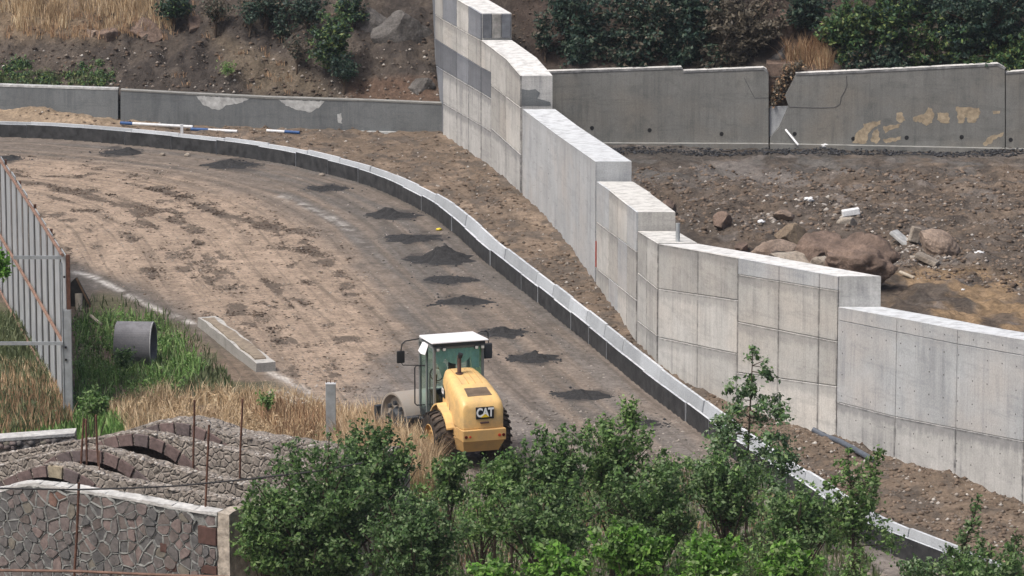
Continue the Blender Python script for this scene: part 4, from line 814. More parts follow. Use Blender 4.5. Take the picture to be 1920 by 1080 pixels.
for (px, py, w, h, lab) in HEAPS:
    x, y, z = GG(px, py); sc = y*1.03/F; rx = w*sc*1.35; ry = rx*.8; th_ = np.linspace(0, 2*math.pi, 61)[:-1]; rr = np.linspace(0, 1, 24); T_, Q_ = np.meshgrid(th_, rr); s1 = rng.random()*99
    edge = 0.55+0.95*fbm(np.cos(T_)*2.2+s1, np.sin(T_)*2.2+s1, 4, 5); Xp = x+np.cos(T_)*Q_*rx*edge; Yp = y+np.sin(T_)*Q_*ry*edge
    hk = h*(.55 if h < .5 else .52); cxo = (rng.random()-.5)*.6; c2 = (rng.random()-.5)*1.0; lump = fbm(Xp*2.6+s1, Yp*2.2, 4, 6); qx, qy = np.cos(T_)*Q_, np.sin(T_)*Q_
    hh = (hk*np.exp(-(np.hypot((qx-cxo)*1.1, qy)*2.2)**2)+.45*hk*np.exp(-(np.hypot(qx-c2, qy)*2.8)**2))*(.25+1.5*lump)+.10*(lump-.46)*(1-Q_**2)+.09*(fbm(Xp*7, Yp*7, 3, 8)-.47)*(1-Q_**3)+.006-.03*Q_**3; hh = np.where(Q_ >= .99, -0.06, hh)
    Zp = ground_h(Xp, Yp)+hh+0.008; idx = np.arange(60*24).reshape(24, 60); nx_ = np.roll(idx, -1, 1); Fq = np.stack([idx[:-1], nx_[:-1], nx_[1:], idx[1:]], -1).reshape(-1, 4)
    hpts.append(np.stack([x+rng.normal(size=90)*rx*.62, y+rng.normal(size=90)*ry*.62, np.zeros(90)], -1))
    tag(npmesh('asphalt_heap', np.stack([Xp, Yp, Zp], -1).reshape(-1, 3), Fq, M['asphalt_heap'], smooth=True), lab, 'asphalt heap', 'dark asphalt heaps tipped along the road')

# ================================================================== ROCKS
def ico(sub):
    bm = bmesh.new(); bmesh.ops.create_icosphere(bm, subdivisions=sub, radius=1); V = np.array([v.co[:] for v in bm.verts]); Fq = np.array([[v.index for v in f.verts] for f in bm.faces]); bm.free(); return V, Fq
ICO1, ICO4 = ico(1), ico(5)
def rock_mesh(name, c, size, mat, seed, cuts=7, rough=.10, rot=0.0):
    V, Fq = ICO4; V = V.copy(); rs = np.random.default_rng(seed)
    for _ in range(cuts+9):
        n_ = rs.normal(size=3); n_ /= np.linalg.norm(n_); d = rs.uniform(.50, .82); e = V@n_-d; V = V-np.outer(np.clip(e, 0, None), n_)*.98
    nn = fbm(V[:, 0]*1.7+seed, V[:, 1]*1.7+V[:, 2]*1.3, 5, seed)-.5; n2 = fbm(V[:, 2]*5+seed, V[:, 0]*5+V[:, 1]*4, 4, seed+3)-.5; V = V*(1+nn*rough*2.4+n2*rough*1.6)[:, None]
    V = V*np.array(size)/2; cr, sr = math.cos(rot), math.sin(rot); V = np.c_[V[:, 0]*cr-V[:, 2]*sr, V[:, 1], V[:, 0]*sr+V[:, 2]*cr]
    return npmesh(name, V+np.array(c), Fq, M[mat], k=3, smooth=True)
def rock_on_terrace(px, py, wpx, hpx, dy, mat, seed, lab, rot=0, rough=.10, cuts=7):
    x, y, z = TG(px, py+hpx*.42); sc = y*1.02/F; o = rock_mesh('boulder', (x, y, z+hpx*sc*.27), (wpx*sc*1.12, dy, hpx*sc*1.12), mat, seed, cuts, rough, rot); tag(o, lab, 'boulder')
rock_on_terrace(1600, 492, 168, 118, 2.6, 'rock_brown', 5, 'largest dark red-brown boulder with a lumpy top, behind the long wall section', 0, .24, 4)
rock_on_terrace(1545, 462, 100, 84, 2.0, 'rock_brown', 14, 'dark brown boulder leaning on the left of the largest boulder', .3)
rock_on_terrace(1758, 454, 80, 56, 1.2, 'rock_tan', 8, 'rounded pinkish tan boulder standing alone right of the largest one', -.35, .10, -5)
rock_on_terrace(1480, 438, 74, 54, 1.1, 'rock_sand', 21, 'wedge-shaped sandy boulder above the pale flat slabs', -.4, .06)
rock_on_terrace(1452, 464, 92, 44, 1.2, 'rock_tan', 33, 'low pinkish boulder just below the wedge-shaped sandy one', -.1)
rock_on_terrace(1505, 484, 140, 50, 1.6, 'rock_pale', 35, 'long pale flat slab rock lying along the wall top', -.25, .07)
rock_on_terrace(1548, 490, 80, 60, 1.2, 'rock_pale', 39, 'pale pointed slab rock with dark stain next to the largest boulder', -.5, .06)
rock_on_terrace(1392, 462, 32, 22, .8, 'rock_brown', 41, 'small reddish boulder peeping over the capping of the long section', 0)
rock_on_terrace(1352, 412, 40, 38, .9, 'rock_brown', 43, 'upright rusty brown boulder half sunk in the dark rubble', .2)
rock_on_terrace(1466, 400, 44, 26, .9, 'rock_tan', 45, 'small tan boulder left of the white rubble pile', -.3)
rock_on_terrace(1590, 412, 44, 26, .7, 'rock_pale', 47, 'pale concrete lump with white broken edge above the largest boulder', .1, .05)
rock_on_terrace(1250, 388, 50, 42, 1.6, 'rock_brown', 49, 'reddish earth-coloured rock just behind the narrow middle wall step', .2)
def slab_rubble(px, py, l, w, h, rz, ry, mat, lab, cat='concrete slab', name='concrete_slab', lower=False, nm=None):
    x, y, z = (GG if lower else TG)(px, py); mb = MB(); mb.box(-l/2, l/2, -w/2, w/2, -h/2, h/2); Mx = Matrix.Translation((x, y, z+h*.5+abs(math.sin(ry))*l*.3)) @ Matrix.Rotation(rz, 4, 'Z') @ Matrix.Rotation(ry, 4, 'Y')
    mb.v = [tuple(Mx @ Vector(p)) for p in mb.v]; o = mb.build(name, M[mat], bevel=.02, seg=1); tag(o, lab, cat); return o
slab_rubble(1738, 497, .75, .5, .16, R(-20), R(22), 'rock_pale', 'tilted broken concrete slab below the lone rounded boulder')
slab_rubble(1722, 487, .55, .3, .10, R(5), R(0), 'rock_pale', 'flat grey concrete scrap right above the tilted slab')
slab_rubble(1690, 458, .75, .5, .12, R(-30), R(35), 'whitewash', 'pale grey slab tilted against the right side of the largest boulder')
slab_rubble(1715, 455, .3, .3, .5, R(10), R(15), 'rock_pale', 'stubby grey stone block just left of the lone rounded boulder')
slab_rubble(1700, 520, .55, .12, .08, R(-35), R(15), 'wood_pale', 'short pale plank lying on dark soil below the boulders', 'plank', 'plank')
slab_rubble(1595, 405, .6, .25, .22, R(5), R(-8), 'rag_white', 'white broken plaster block on the rubble above the largest boulder')
slab_rubble(1752, 506, .06, .5, .06, R(-20), R(60), 'wood_pale', 'thin pale stick beside the tilted concrete slab', 'stick', 'stick')
for (px, py, sz, sd_, lab) in ((1427, 415, .42, 61, 'crumpled white plastic rag on dark soil at the left of the rubble'), (1516, 378, .55, 62, 'white crumpled sheet on the upper rubble pile'), (1836, 478, .45, 63, 'white plastic bag on the brown soil at right'), (1546, 265, .5, 64, 'pale sack lying on the ledge under the cracked wall'), (1755, 601, .22, 65, 'small white scrap on straw-coloured ground'), (1806, 545, .18, 66, 'tiny white scrap among the dry straw')):
    x, y, z = TG(px, py) if py > 300 else (*G(px, py+5, 1.35), 1.2)
    V, Fq = ico(3); V = V*(1+1.3*(fbm(V[:, 0]*3+sd_, V[:, 1]*3+V[:, 2]*2, 4, sd_)-.5))[:, None]*np.array([sz, sz*.8, sz*.5])/3.2; tag(npmesh('white_rag', V+np.array([x, y, z+sz*.15]), Fq, M['rag_white'], k=3), lab, 'rag')
def scatter(name, pts, smin, smax, mat, flat=.6, parent=None, pw=2.5):
    """many small stones, one mesh"""
    V, Fq = ICO0; pts = np.asarray(pts); n_ = len(pts); s_ = smin+(smax-smin)*rng.random(n_)**pw; jit = 1+.45*(rng.random((n_, len(V)))-.5); a = rng.random(n_)*6.28
    base = V[None]*jit[..., None]*np.stack([s_*rng.uniform(.7, 1.3, n_), s_, s_*flat], -1)[:, None]; ca, sa_ = np.cos(a)[:, None], np.sin(a)[:, None]
    B = np.stack([base[..., 0]*ca-base[..., 1]*sa_, base[..., 0]*sa_+base[..., 1]*ca, base[..., 2]], -1)+pts[:, None]
    Fa = (Fq[None]+(np.arange(n_)*len(V))[:, None, None]).reshape(-1, 3); return stuff(npmesh(name, B.reshape(-1, 3), Fa, M[mat], k=3, parent=parent))
ICO0 = (np.array([(1, 0, 0), (-1, 0, 0), (0, 1, 0), (0, -1, 0), (0, 0, 1), (0, 0, -1)], float), np.array([(0, 2, 4), (2, 1, 4), (1, 3, 4), (3, 0, 4), (2, 0, 5), (1, 2, 5), (3, 1, 5), (0, 3, 5)]))
def in_poly(px, py, poly):
    ins = np.zeros(px.shape, bool); n_ = len(poly)
    for i in range(n_):
        ax, ay = poly[i]; bx, by = poly[(i+1) % n_]
        if ay != by: ins ^= ((ay > py) != (by > py)) & (px < (bx-ax)*(py-ay)/(by-ay)+ax)
    return ins
def sample_px(poly, n_, z=0.2):
    xs = [p[0] for p in poly]; ys_ = [p[1] for p in poly]; out = []
    px = rng.uniform(min(xs), max(xs), n_*4); py = rng.uniform(min(ys_), max(ys_), n_*4); k_ = in_poly(px, py, poly); px, py = px[k_][:n_], py[k_][:n_]
    dz = -SP-(py-H0/2)/F*CP; t_ = (z-CAM_H)/dz; return (px-W0/2)/F*t_, (CP-(py-H0/2)/F*SP)*t_
def low_pts(poly, n_, lift=0.0, z=0.1): x, y = sample_px(poly, n_, z); return np.stack([x, y, ground_h(x, y)+lift], -1)
def terr_pts(poly, n_, lift=0.0):
    x, y = sample_px(poly, n_, 2.2); return np.stack([x, y, terr_h(x, y)+lift], -1)
roadp = [(-40, 250), (300, 275), (560, 315), (760, 380), (880, 470), (1050, 610), (1250, 770), (1300, 1100), (560, 1100), (600, 760), (360, 590), (140, 500), (-40, 420)]
scatter('earth_clods', low_pts([(-40, 300), (300, 320), (560, 400), (700, 520), (760, 680), (640, 760), (360, 590), (140, 500), (-40, 430)], 2300), .012, .085, 'clod_mid', .4, None, 4)
for (nm_, n_, wgt, s1_, m_) in (('damp_clods', 5200, GD*(GD > .25), .075, 'clod_bits'), ('pale_clods', 4500, MT*(1-GD), .06, 'clod_pale')):
    w_ = np.clip(wgt, 0, None)*np.clip(fbm(GX*1.8, GY*1.3, 4, 201)-.38, 0, 1)*(GY > 118)*(GY/130)**2; i_ = rng.choice(len(GX), n_, p=w_/w_.sum()); xx_, yy_ = GX[i_]+rng.uniform(-.07, .07, n_), GY[i_]+rng.uniform(-.1, .1, n_)
    scatter(nm_, np.stack([xx_, yy_, ground_h(xx_, yy_)], -1), .012, s1_, m_, .5, None, 2.5)
p_ = low_pts(roadp, 9000); sdp, _ = rim_sd(p_[:, 0], p_[:, 1]); p_ = p_[(sdp < -.05) & (rng.random(len(p_)) < np.where(sdp > -1.8, .9, .35))]; scatter('road_gravel', p_, .012, .06, 'gravel_bits')
p_ = low_pts([(560, 700), (1320, 780), (1500, 900), (1700, 1100), (600, 1100)], 7000); sdp, _ = rim_sd(p_[:, 0], p_[:, 1]); scatter('loose_gravel', p_[sdp < -.05], .015, .07, 'gravel_bits')
x, y = sample_px([(0, 225), (830, 240), (980, 370), (1120, 540), (1240, 700), (1600, 830), (1990, 960), (1990, 1120), (1800, 1050), (1400, 860), (1000, 510), (800, 350), (500, 268), (0, 225)], 14000, .45); sdp, _ = rim_sd(x, y); k_ = (sdp > .75) & (x < wallX(y)); x, y = x[k_], y[k_]
scatter('verge_rubble', np.stack([x, y, ground_h(x, y)], -1), .02, .13, 'clod_mid', .55, None, 3); k2 = rng.random(len(x)) < .35; scatter('verge_stones', np.stack([x[k2]+.1, y[k2], ground_h(x[k2]+.1, y[k2])], -1), .015, .09, 'rubble_bits', .7)
tp_ = [(1140, 285), (1990, 290), (1990, 640), (1660, 560), (1560, 500), (1280, 450), (1200, 340)]
scatter('terrace_clods', terr_pts(tp_, 8000), .02, .15, 'clod_mid', .55, None, 3); scatter('terrace_rubble', terr_pts(tp_, 2200), .02, .10, 'rubble_bits', .6)
scatter('broken_rubble', np.r_[terr_pts([(1490, 365), (1560, 365), (1560, 400), (1490, 400)], 90), terr_pts([(1560, 390), (1620, 385), (1620, 430), (1560, 430)], 90), terr_pts([(1680, 470), (1780, 470), (1780, 520), (1680, 520)], 130), terr_pts([(1290, 440), (1340, 440), (1340, 455), (1290, 455)], 12), terr_pts([(1410, 405), (1450, 400), (1455, 430), (1410, 430)], 60), terr_pts([(1650, 530), (1760, 530), (1760, 560), (1650, 560)], 60)], .03, .17, 'rubble_bits', .6)
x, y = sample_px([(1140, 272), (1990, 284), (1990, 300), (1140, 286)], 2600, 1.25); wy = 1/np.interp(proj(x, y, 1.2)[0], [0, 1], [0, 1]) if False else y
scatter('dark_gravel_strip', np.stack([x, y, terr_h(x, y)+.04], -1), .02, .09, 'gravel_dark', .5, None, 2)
def hill_pts(x0, x1, y0_, y1_, n_):
    px = rng.uniform(x0, x1, n_); py = rng.uniform(y0_, y1_, n_); return np.array([hill_at(a, b) for a, b in zip(px, py)])
scatter('slope_stones', np.r_[hill_pts(0, 820, 20, 188, 2200), hill_pts(960, 1060, 0, 110, 300)], .02, .14, 'clod_bits', .6, None, 3); scatter('slope_rubble', hill_pts(0, 820, 90, 188, 700), .02, .12, 'rubble_bits', .7)
hp = np.concatenate(hpts); hs, _ = rim_sd(hp[:, 0], hp[:, 1]); hp = hp[hs < -.06]; hp[:, 2] = ground_h(hp[:, 0], hp[:, 1])+.01; scatter('spilled_asphalt_bits', hp, .012, .07, 'gravel_dark', .6)
# rocks in the hillside
for (px, py, w, h, dy, mat, sd_, lab) in ((755, 75, 140, 140, 1.2, 'rock_cliff', 71, 'tall grey rock outcrop next to the top of the tall wall'), (700, 60, 110, 110, 1.0, 'rock_cliff', 72, 'brownish grey rock outcrop left of the tall grey one'), (795, 165, 60, 50, 1.0, 'rock_cliff', 73, 'grey broken rock piled where the low wall meets the tall wall'),
        (205, 70, 60, 40, 1.2, 'rock_brown', 74, 'small reddish rock in the left slope under dry grass'), (270, 65, 90, 60, 1.6, 'rock_brown', 75, 'brown rock bulging from the left slope below the green bush'), (365, 55, 50, 60, 1.4, 'rock_brown', 76, 'brown upright rock in the left slope right of the green bush'), (172, 68, 34, 34, .9, 'rock_tan', 77, 'small pinkish rock at the left end of the slope rocks'),
        (1478, 60, 70, 90, 2.0, 'rock_brown', 78, 'brown boulder with dark crack above the gap in the old wall'), (1470, 105, 60, 50, 1.4, 'rock_cliff', 79, 'grey-brown rock right behind the gap in the old wall')):
    x, y, z = hill_at(px, py); sc = y/F; o = rock_mesh('slope_rock', (x, y+dy*.22, z), (w*sc*1.1, dy, h*sc*1.1), mat, sd_, 8, .11); tag(o, lab, 'rock')
# ================================================================== LEFT SIDE: fence, pipe ring, beam, boards
# metal sheet fence: runs straight back from its near post
NX, NY, _ = GG(131, 785); FH = 4.62; FXp, FYp = G(-42, 500, 0.1)
ftop = Zat(479, NY); n0 = Vector((NX, NY, 0)); 
# far end from the top edge: level top meets the view at (0,285)
ffx, ffy = G(-30, 243, ftop); fd = Vector((ffx-NX, ffy-NY, 0)); FL = fd.length; fd.normalize(); fn = Vector((-fd.y, fd.x, 0)); fn = -fn if fn.y > 0 else fn
fence = thing('metal_fence', 'tall fence of grey metal strips with rusty top rail receding along the left edge', 'fence', (NX, NY, 0))
def fp(s, z, o=0.0): p = n0+fd*s+fn*o; return (p.x, p.y, z)
zb_f = -0.05; NS = 14; pitch = FL/NS
for k in range(NS):
    s0, s1 = k*pitch+.04, k*pitch+pitch*.66; w = .05; jz = random.uniform(-.04, .04); mb = MB()
    mb.hexa([fp(s0, zb_f, .03), fp(s1, zb_f, .03), fp(s1, zb_f, 0), fp(s0, zb_f, 0), fp(s0, ftop+jz, .03), fp(s1, ftop+jz, .03), fp(s1, ftop+jz, 0), fp(s0, ftop+jz, 0)])
    sp_ = mb.build('sheet_strip', M['fence_sheet'], fence); mb = MB(); sb_ = pitch*.66; mb.hexa([fp(k*pitch+sb_+.02, zb_f, .0), fp(k*pitch+pitch-.02, zb_f, .0), fp(k*pitch+pitch-.02, zb_f, -.05), fp(k*pitch+sb_+.02, zb_f, -.05), fp(k*pitch+sb_+.02, ftop-.10, .0), fp(k*pitch+pitch-.02, ftop-.10, .0), fp(k*pitch+pitch-.02, ftop-.10, -.05), fp(k*pitch+sb_+.02, ftop-.10, -.05)]); mb.build('shade_gap_bar', M['dark_sheet'], sp_)  # dark bar behind each gap: shade of the sheet flange put into colour
for (z, m_, nm, r_) in ((ftop+.02, 'rust_light', 'top_rail', .055), (Zat(645, NY)+.0, 'rust_light', 'middle_rail', .055), (.28, 'rust_light', 'bottom_rail', .04)):
    mb = MB(); mb.tube([fp(-.02, z, .13), fp(FL*.33, z+.02, .13), fp(FL*.66, z-.02, .13), fp(FL, z, .13)], r_, 6); mb.build(nm, M[m_], fence)
for k in range(1, 6):
    s0 = k*FL/5.5; mb = MB(); mb.hexa([fp(s0, -.1, -.02), fp(s0+.08, -.1, -.02), fp(s0+.08, -.1, -.10), fp(s0, -.1, -.10), fp(s0, ftop, -.02), fp(s0+.08, ftop, -.02), fp(s0+.08, ftop, -.10), fp(s0, ftop, -.10)]); mb.build('post', M['rust'], fence)
zs_ = Zat(580, NY); mb = MB(); mb.box(NX-.02, NX+.09, NY-.05, NY+.07, zs_, ftop+.02); mb.build('rusty_post', M['rust'], fence)
mb = MB(); mb.box(NX-.13, NX+.10, NY-.08, NY+.08, -.2, zs_-.004); mb.box(NX-.18, NX-.135, NY-.10, NY+.05, -.2, ftop-.2); mb.build('corner_post', M['galvanised'], fence, bevel=.01)
for z in (Zat(520, NY), Zat(652, NY), Zat(675, NY)):
    mb = MB(); mb.box(NX-.10, NX-.04, NY-.12, NY-.08, z, z+.06); mb.build('bolt', M['cable_black'], fence)
gate = thing('open_frame', 'bare galvanised rails running left from the near corner post of the metal fence', 'fence frame', (NX-.5, NY-.1, 0))
for (py0, py1, x1) in ((482, 481, 20), (648, 642, -120)):
    za, zb2 = Zat(py1, NY), Zat(py0, NY); xl = (x1-960)/F*NY*1.01; mb = MB(); mb.box(xl, NX-.14, NY-.17, NY-.11, za-.05, za+.05); mb.build('rail', M['galvanised'], gate)
mb = MB(); mb.box((-130-960)/F*NY, (-122-960)/F*NY, NY-.2, NY-.1, 0, 4.2); mb.build('post', M['galvanised'], gate)
# concrete pipe ring lying in the weeds
x, y, z = GG(253, 690); ring_ = thing('pipe_ring', 'weathered concrete pipe ring lying on its side in the green weeds', 'concrete pipe', (x, y, z)); rr_ = .74; Lr = 1.17; yaw = R(-4)
mb = MB(); ax_ = Vector((math.cos(yaw), math.sin(yaw), 0)); c0 = Vector((x, y+.3, z+rr_-.06))-ax_*Lr/2
mb.lathe([(rr_, .01), (rr_, Lr-.01), (rr_-.01, Lr), (rr_-.085, Lr), (rr_-.09, Lr-.01), (rr_-.09, .01), (rr_-.085, 0), (rr_-.01, 0)], c0, ax_, 56); mb.build('shell', M['concrete_ring'], ring_, smooth=False)
mb = MB(); mb.lathe([(rr_-.012, Lr+.001), (rr_+.006, Lr-.015), (rr_+.006, Lr-.03), (rr_-.02, Lr-.02)], c0, ax_, 56); mb.build('rim', M['concrete_old' if False else 'whitewash'], ring_)
# cast beam on the road edge
def beam(pts, w, h, lab, mats=('concrete_beam', 'dried_mud')):
    (ax, ay), (bx, by) = [GG(*p)[:2] for p in pts]; d = np.array([bx-ax, by-ay]); L_ = np.linalg.norm(d); d /= L_; n_ = np.array([-d[1], d[0]]); n_ = -n_ if n_[0] < 0 else n_
    t_ = thing('concrete_beam', lab, 'concrete beam', (ax, ay, 0)); N_ = 14; mb = MB(); lo = []
    for k in range(N_+1):
        c_ = np.array([ax, ay])+d*L_*k/N_; hh = h+random.uniform(-.03, .03); ww = w+random.uniform(-.03, .03); lo.append([(c_[0], c_[1], -.1), (c_[0]+n_[0]*ww, c_[1]+n_[1]*ww, -.1), (c_[0]+n_[0]*ww, c_[1]+n_[1]*ww, hh), (c_[0]+n_[0]*random.uniform(0, .03), c_[1], hh-.01)])
    for q in range(N_):
        for i in range(4): mb.add([lo[q][i], lo[q][(i+1) % 4], lo[q+1][(i+1) % 4], lo[q+1][i]], [(0, 1, 2, 3)])
    mb.add(lo[0], [(0, 1, 2, 3)]); mb.add(lo[-1], [(0, 1, 2, 3)]); mb.build('beam', M[mats[0]], t_, bevel=.02)
    mb = MB(); P = []
    for k in range(9):
        tt = .06+.88*k/8; c_ = np.array([ax, ay])+d*L_*tt; P.append(((c_+n_*w*(.10+random.uniform(-.05, .16))), (c_+n_*w*(.84+random.uniform(-.22, .08)))))
    for k in range(8): mb.hexa([(*P[k][0], h-.02), (*P[k][1], h-.02), (*P[k+1][1], h-.02), (*P[k+1][0], h-.02), (*P[k][0], h+.028+random.random()*.02), (*P[k][1], h+.035), (*P[k+1][1], h+.035), (*P[k+1][0], h+.03)])
    mb.build('dried_mud', M[mats[1]], t_)
beam([(370, 612), (480, 698)], .62, .34, 'long low concrete beam with dried mud on top at the edge of the dirt road')
beam([(500, 752), (556, 772)], .5, .28, 'shorter concrete beam half hidden in dry grass below the long one')
# boards leaning behind the fence, log, pale plank
mb = MB(); x, y, z = GG(150, 575); mb.prism([(x-.35, y, z), (x+.30, y, z), (x-.12, y, z+1.0), (x-.38, y, z+.75)], [(x-.25, y+.4, z), (x+.36, y+.4, z), (x-.08, y+.08, z+1.0), (x-.34, y+.08, z+.78)]); tag(mb.build('leaning_board', M['dark_sheet']), 'dark board leaning behind the corner post of the metal fence', 'board')
mb = MB(); mb.tube([(x-.10, y-.05, z+1.0), (x+.36, y-.08, z)], .035, 6); tag(mb.build('wooden_batten', M['wood_brown']), 'brown batten along the edge of the dark leaning board', 'batten')
mb = MB(); mb.tube([(x+.02, y-.5, z-.05), (x-.0, y-.35, z+.52)], [.11, .13], 10); tag(mb.build('wooden_log', M['wood_pale']), 'short pale log standing beside the dark leaning board', 'log')
x, y, z = GG(182, 615); mb = MB(); mb.tube([(x-.25, y+.5, .34), (x+.15, y-.1, .16)], .05, 6); tag(mb.build('pale_stick', M['wood_pale']), 'pale stick lying in the weeds left of the pipe ring', 'stick')
# pipes along the old wall
def pipe_run(a, b, r, segs, lab, cat='pipe', lift=.12):
    (x0, y0, z0_), (x1, y1, z1) = [GG(*p) for p in (a, b)]; z0_ = z1 = max(z0_, z1)*.5+.25; t_ = thing('pipe', lab, cat, (x0, y0, 0)); A = Vector((x0, y0, z0_+lift)); B = Vector((x1, y1, z1+lift-.02))
    for (s0, s1, m_) in segs: mb = MB(); rr2 = r*(1.12 if m_ == 'pipe_blue' else 1); mb.tube([A.lerp(B, s0), A.lerp(B, s1)], rr2, 12); mb.build('sleeve' if m_ == 'pipe_blue' else 'tube', M[m_], t_, smooth=False)
    return t_
pipe_run((226, 236), (362, 244), .065, [(0, .17, 'pipe_blue'), (.17, 1, 'pipe_white')], 'white pipe with blue left end lying along the low grey wall', lift=.12)
pipe_run((358, 246), (445, 248), .065, [(0, .38, 'pipe_blue'), (.38, 1, 'pipe_white')], 'middle pipe of the row, blue sleeve then white, partly covered by soil', lift=.03)
pipe_run((500, 248), (562, 252), .06, [(0, .55, 'pipe_white'), (.55, 1, 'pipe_blue')], 'rightmost short pipe of the row with blue tip', lift=.05)
x, y, z = GG(341, 250); mb = MB(); mb.box(x-.06, x+.06, y-.03, y+.03, z, z+.38); tag(mb.build('marker_stake', M['pipe_white']), 'small white stake beside the pipes at the low wall', 'stake')
# grey hose at the foot of the near wall section
pts = []; 
for (px, py) in ((1524, 812), (1548, 822), (1575, 833), (1600, 845), (1640, 868)): x, y, z = GG(px, py); pts.append((x, y, z+.06))
mb = MB(); mb.tube(pts, .08, 12); tag(mb.build('drain_hose', M['pipe_grey']), 'blue-grey drain hose lying on the soil at the foot of the concrete wall', 'hose')
x, y, z = GG(1630, 850); 
# red marker strip and steel stub on the retaining wall
wx_, wy_ = wpt(1120.5); mb = MB(); mb.box(wx_-.075, wx_-.04, wy_-.05, wy_+.02, Zat(500, wy_), Zat(452, wy_)); tag(mb.build('marker_strip', M['marker_red']), 'thin red strip in the joint of the retaining wall', 'marker strip')
wx_, wy_ = wpt(1233); mb = MB(); zt_ = Zat(455, wy_+.4); mb.tube([(wx_+.62, wy_+.35, zt_-.1), (wx_+.62, wy_+.35, zt_+.62)], .07, 10); tag(mb.build('steel_stub', M['galvanised']), 'short grey steel post standing on the wall top at the narrow low step', 'post')
x, y, z = GG(823, 432); V, Fq = ico(2); tag(npmesh('litter', V*np.array([.13, .10, .05])*(1+.5*(rng.random((len(V), 1))-.5))+np.array([x, y, z+.04]), Fq, M['litter_yellow'], k=3), 'small yellow litter on the road by the channel', 'litter')
Yp = slabY(1480, RWB, RWz); a_ = atY(1473, 243, Yp-.1); b_ = atY(1497, 272, Yp-.7); mb = MB(); mb.tube([a_, b_], .05, 4); tag(mb.build('white_plank', M['rag_white']), 'thin white plank leaning against the cracked old wall', 'plank')
for (px, py, lab) in ((351, 293, 'pale stone on the road near the second asphalt heap'), (603, 330, 'white stone on the road at the foot of the channel'), (305, 292, 'small white scrap on the dark road edge')):
    x, y, z = GG(px, py); V, Fq = ico(2); tag(npmesh('stone', V*np.array([.13, .10, .08])*(1+.4*(rng.random((len(V), 1))-.5))+np.array([x, y, z+.05]), Fq, M['rock_pale'], k=3), lab, 'stone')
# concrete post in the dry grass
x, y, z = GG(621, 838); zt_ = Zat(720, y); post = thing('concrete_post', 'upright pale grey concrete post standing in dry grass behind the arches', 'post', (x, y, z))
mb = MB(); mb.box(x-.145, x+.145, y-.07, y+.07, -.2, zt_); mb.build('shaft', M['galvanised'], post, bevel=.012); mb = MB(); mb.box(x-.152, x+.152, y-.08, y+.08, zt_+.001, zt_+.03); mb.build('cap', M['pipe_white'], post)
for dx in (-.12, 0, .12): mb = MB(); mb.tube([(x+dx, y, zt_+.03), (x+dx, y, zt_+.12)], .012, 5); mb.build('wire_end', M['rust'], post)

# ================================================================== STONE RUIN
C0 = np.array(G(408, 962, 3.0)); ang = math.atan2(.55, -.83); U = np.array([math.cos(ang), math.sin(ang)]); Vv = np.array([-U[1], U[0]]); Vv = -Vv if Vv[1] < 0 else Vv
def B2(u, v): return C0+U*u+Vv*v
def ztop_at(u, v, prof):
    z = 3.0
    for _ in range(4): x_, y_ = B2(u, v); px, _p = proj(x_, y_, z); z = Zat(pl(px, prof), y_)
    return z
ruin = thing('stone_ruin', 'roofless rubble stone building with four parallel low arches in the lower left corner', 'stone building', (*C0, 0))
FT = [(-250, 945), (0, 918), (30, 909), (62, 906), (110, 912), (250, 934), (330, 950), (408, 962), (430, 964)]
UM = 9.0; us_ = np.linspace(0, UM, 40)
mb = MB(); loops = []
for u in us_:
    z = ztop_at(u, 0, FT)-.04; a, b = B2(u, .035), B2(u, .55); loops.append([(*a, -.3), (*b, -.3), (*b, z), (*a, z)])
for q in range(len(loops)-1):
    for i in range(4): mb.add([loops[q][i], loops[q][(i+1) % 4], loops[q+1][(i+1) % 4], loops[q+1][i]], [(0, 1, 2, 3)])
mb.add(loops[0], [(0, 1, 2, 3)]); mb.add(loops[-1], [(0, 1, 2, 3)]); mb.build('front_wall', M['mortar_grey'], ruin)
mb = MB()
for q in range(len(us_)-1):
    za, zb2 = ztop_at(us_[q], 0, FT), ztop_at(us_[q+1], 0, FT); j = random.uniform(-.015, .03); vv0, vv1 = -.03, .22+random.uniform(-.05, .08)
    mb.hexa([(*B2(us_[q+1], vv0), zb2-.07), (*B2(us_[q], vv0), za-.07), (*B2(us_[q], vv1), za-.03), (*B2(us_[q+1], vv1), zb2-.03), (*B2(us_[q+1], vv0), zb2+j), (*B2(us_[q], vv0), za+j), (*B2(us_[q], vv1), za+.05), (*B2(us_[q+1], vv1), zb2+.05)])
mb.build('mortar_cap', M['mortar_cap'], ruin)
# facade stones: irregular polygons standing out of raised mortar
def clip(poly, a, b, c):     # keep a*x+b*y<=c
    out = []
    for i in range(len(poly)):
        p, q = poly[i], poly[(i+1) % len(poly)]; fp_, fq = a*p[0]+b*p[1]-c, a*q[0]+b*q[1]-c
        if fp_ <= 0: out.append(p)
        if fp_*fq < 0: t_ = fp_/(fp_-fq); out.append((lerp(p[0], q[0], t_), lerp(p[1], q[1], t_)))
    return out
seeds = []; r2 = random.Random(5)
for j in range(11):
    for i in range(29):
        if r2.random() < .84: seeds.append((.02+i*.30+(j % 2)*.15+r2.uniform(-.14, .14), .62+j*.24+r2.uniform(-.10, .10)))
def cell(i, sd_):
    sx, sy = sd_[i]; poly = [(sx-.45, sy-.35), (sx+.45, sy-.35), (sx+.45, sy+.35), (sx-.45, sy+.35)]
    for k, (qx, qy) in enumerate(sd_):
        if k != i and abs(qx-sx) < 1 and abs(qy-sy) < .9: poly = clip(poly, qx-sx, qy-sy, (qx*qx+qy*qy-sx*sx-sy*sy)/2)
        if len(poly) < 3: return None
    return poly
mj = MB(); cnt = 0
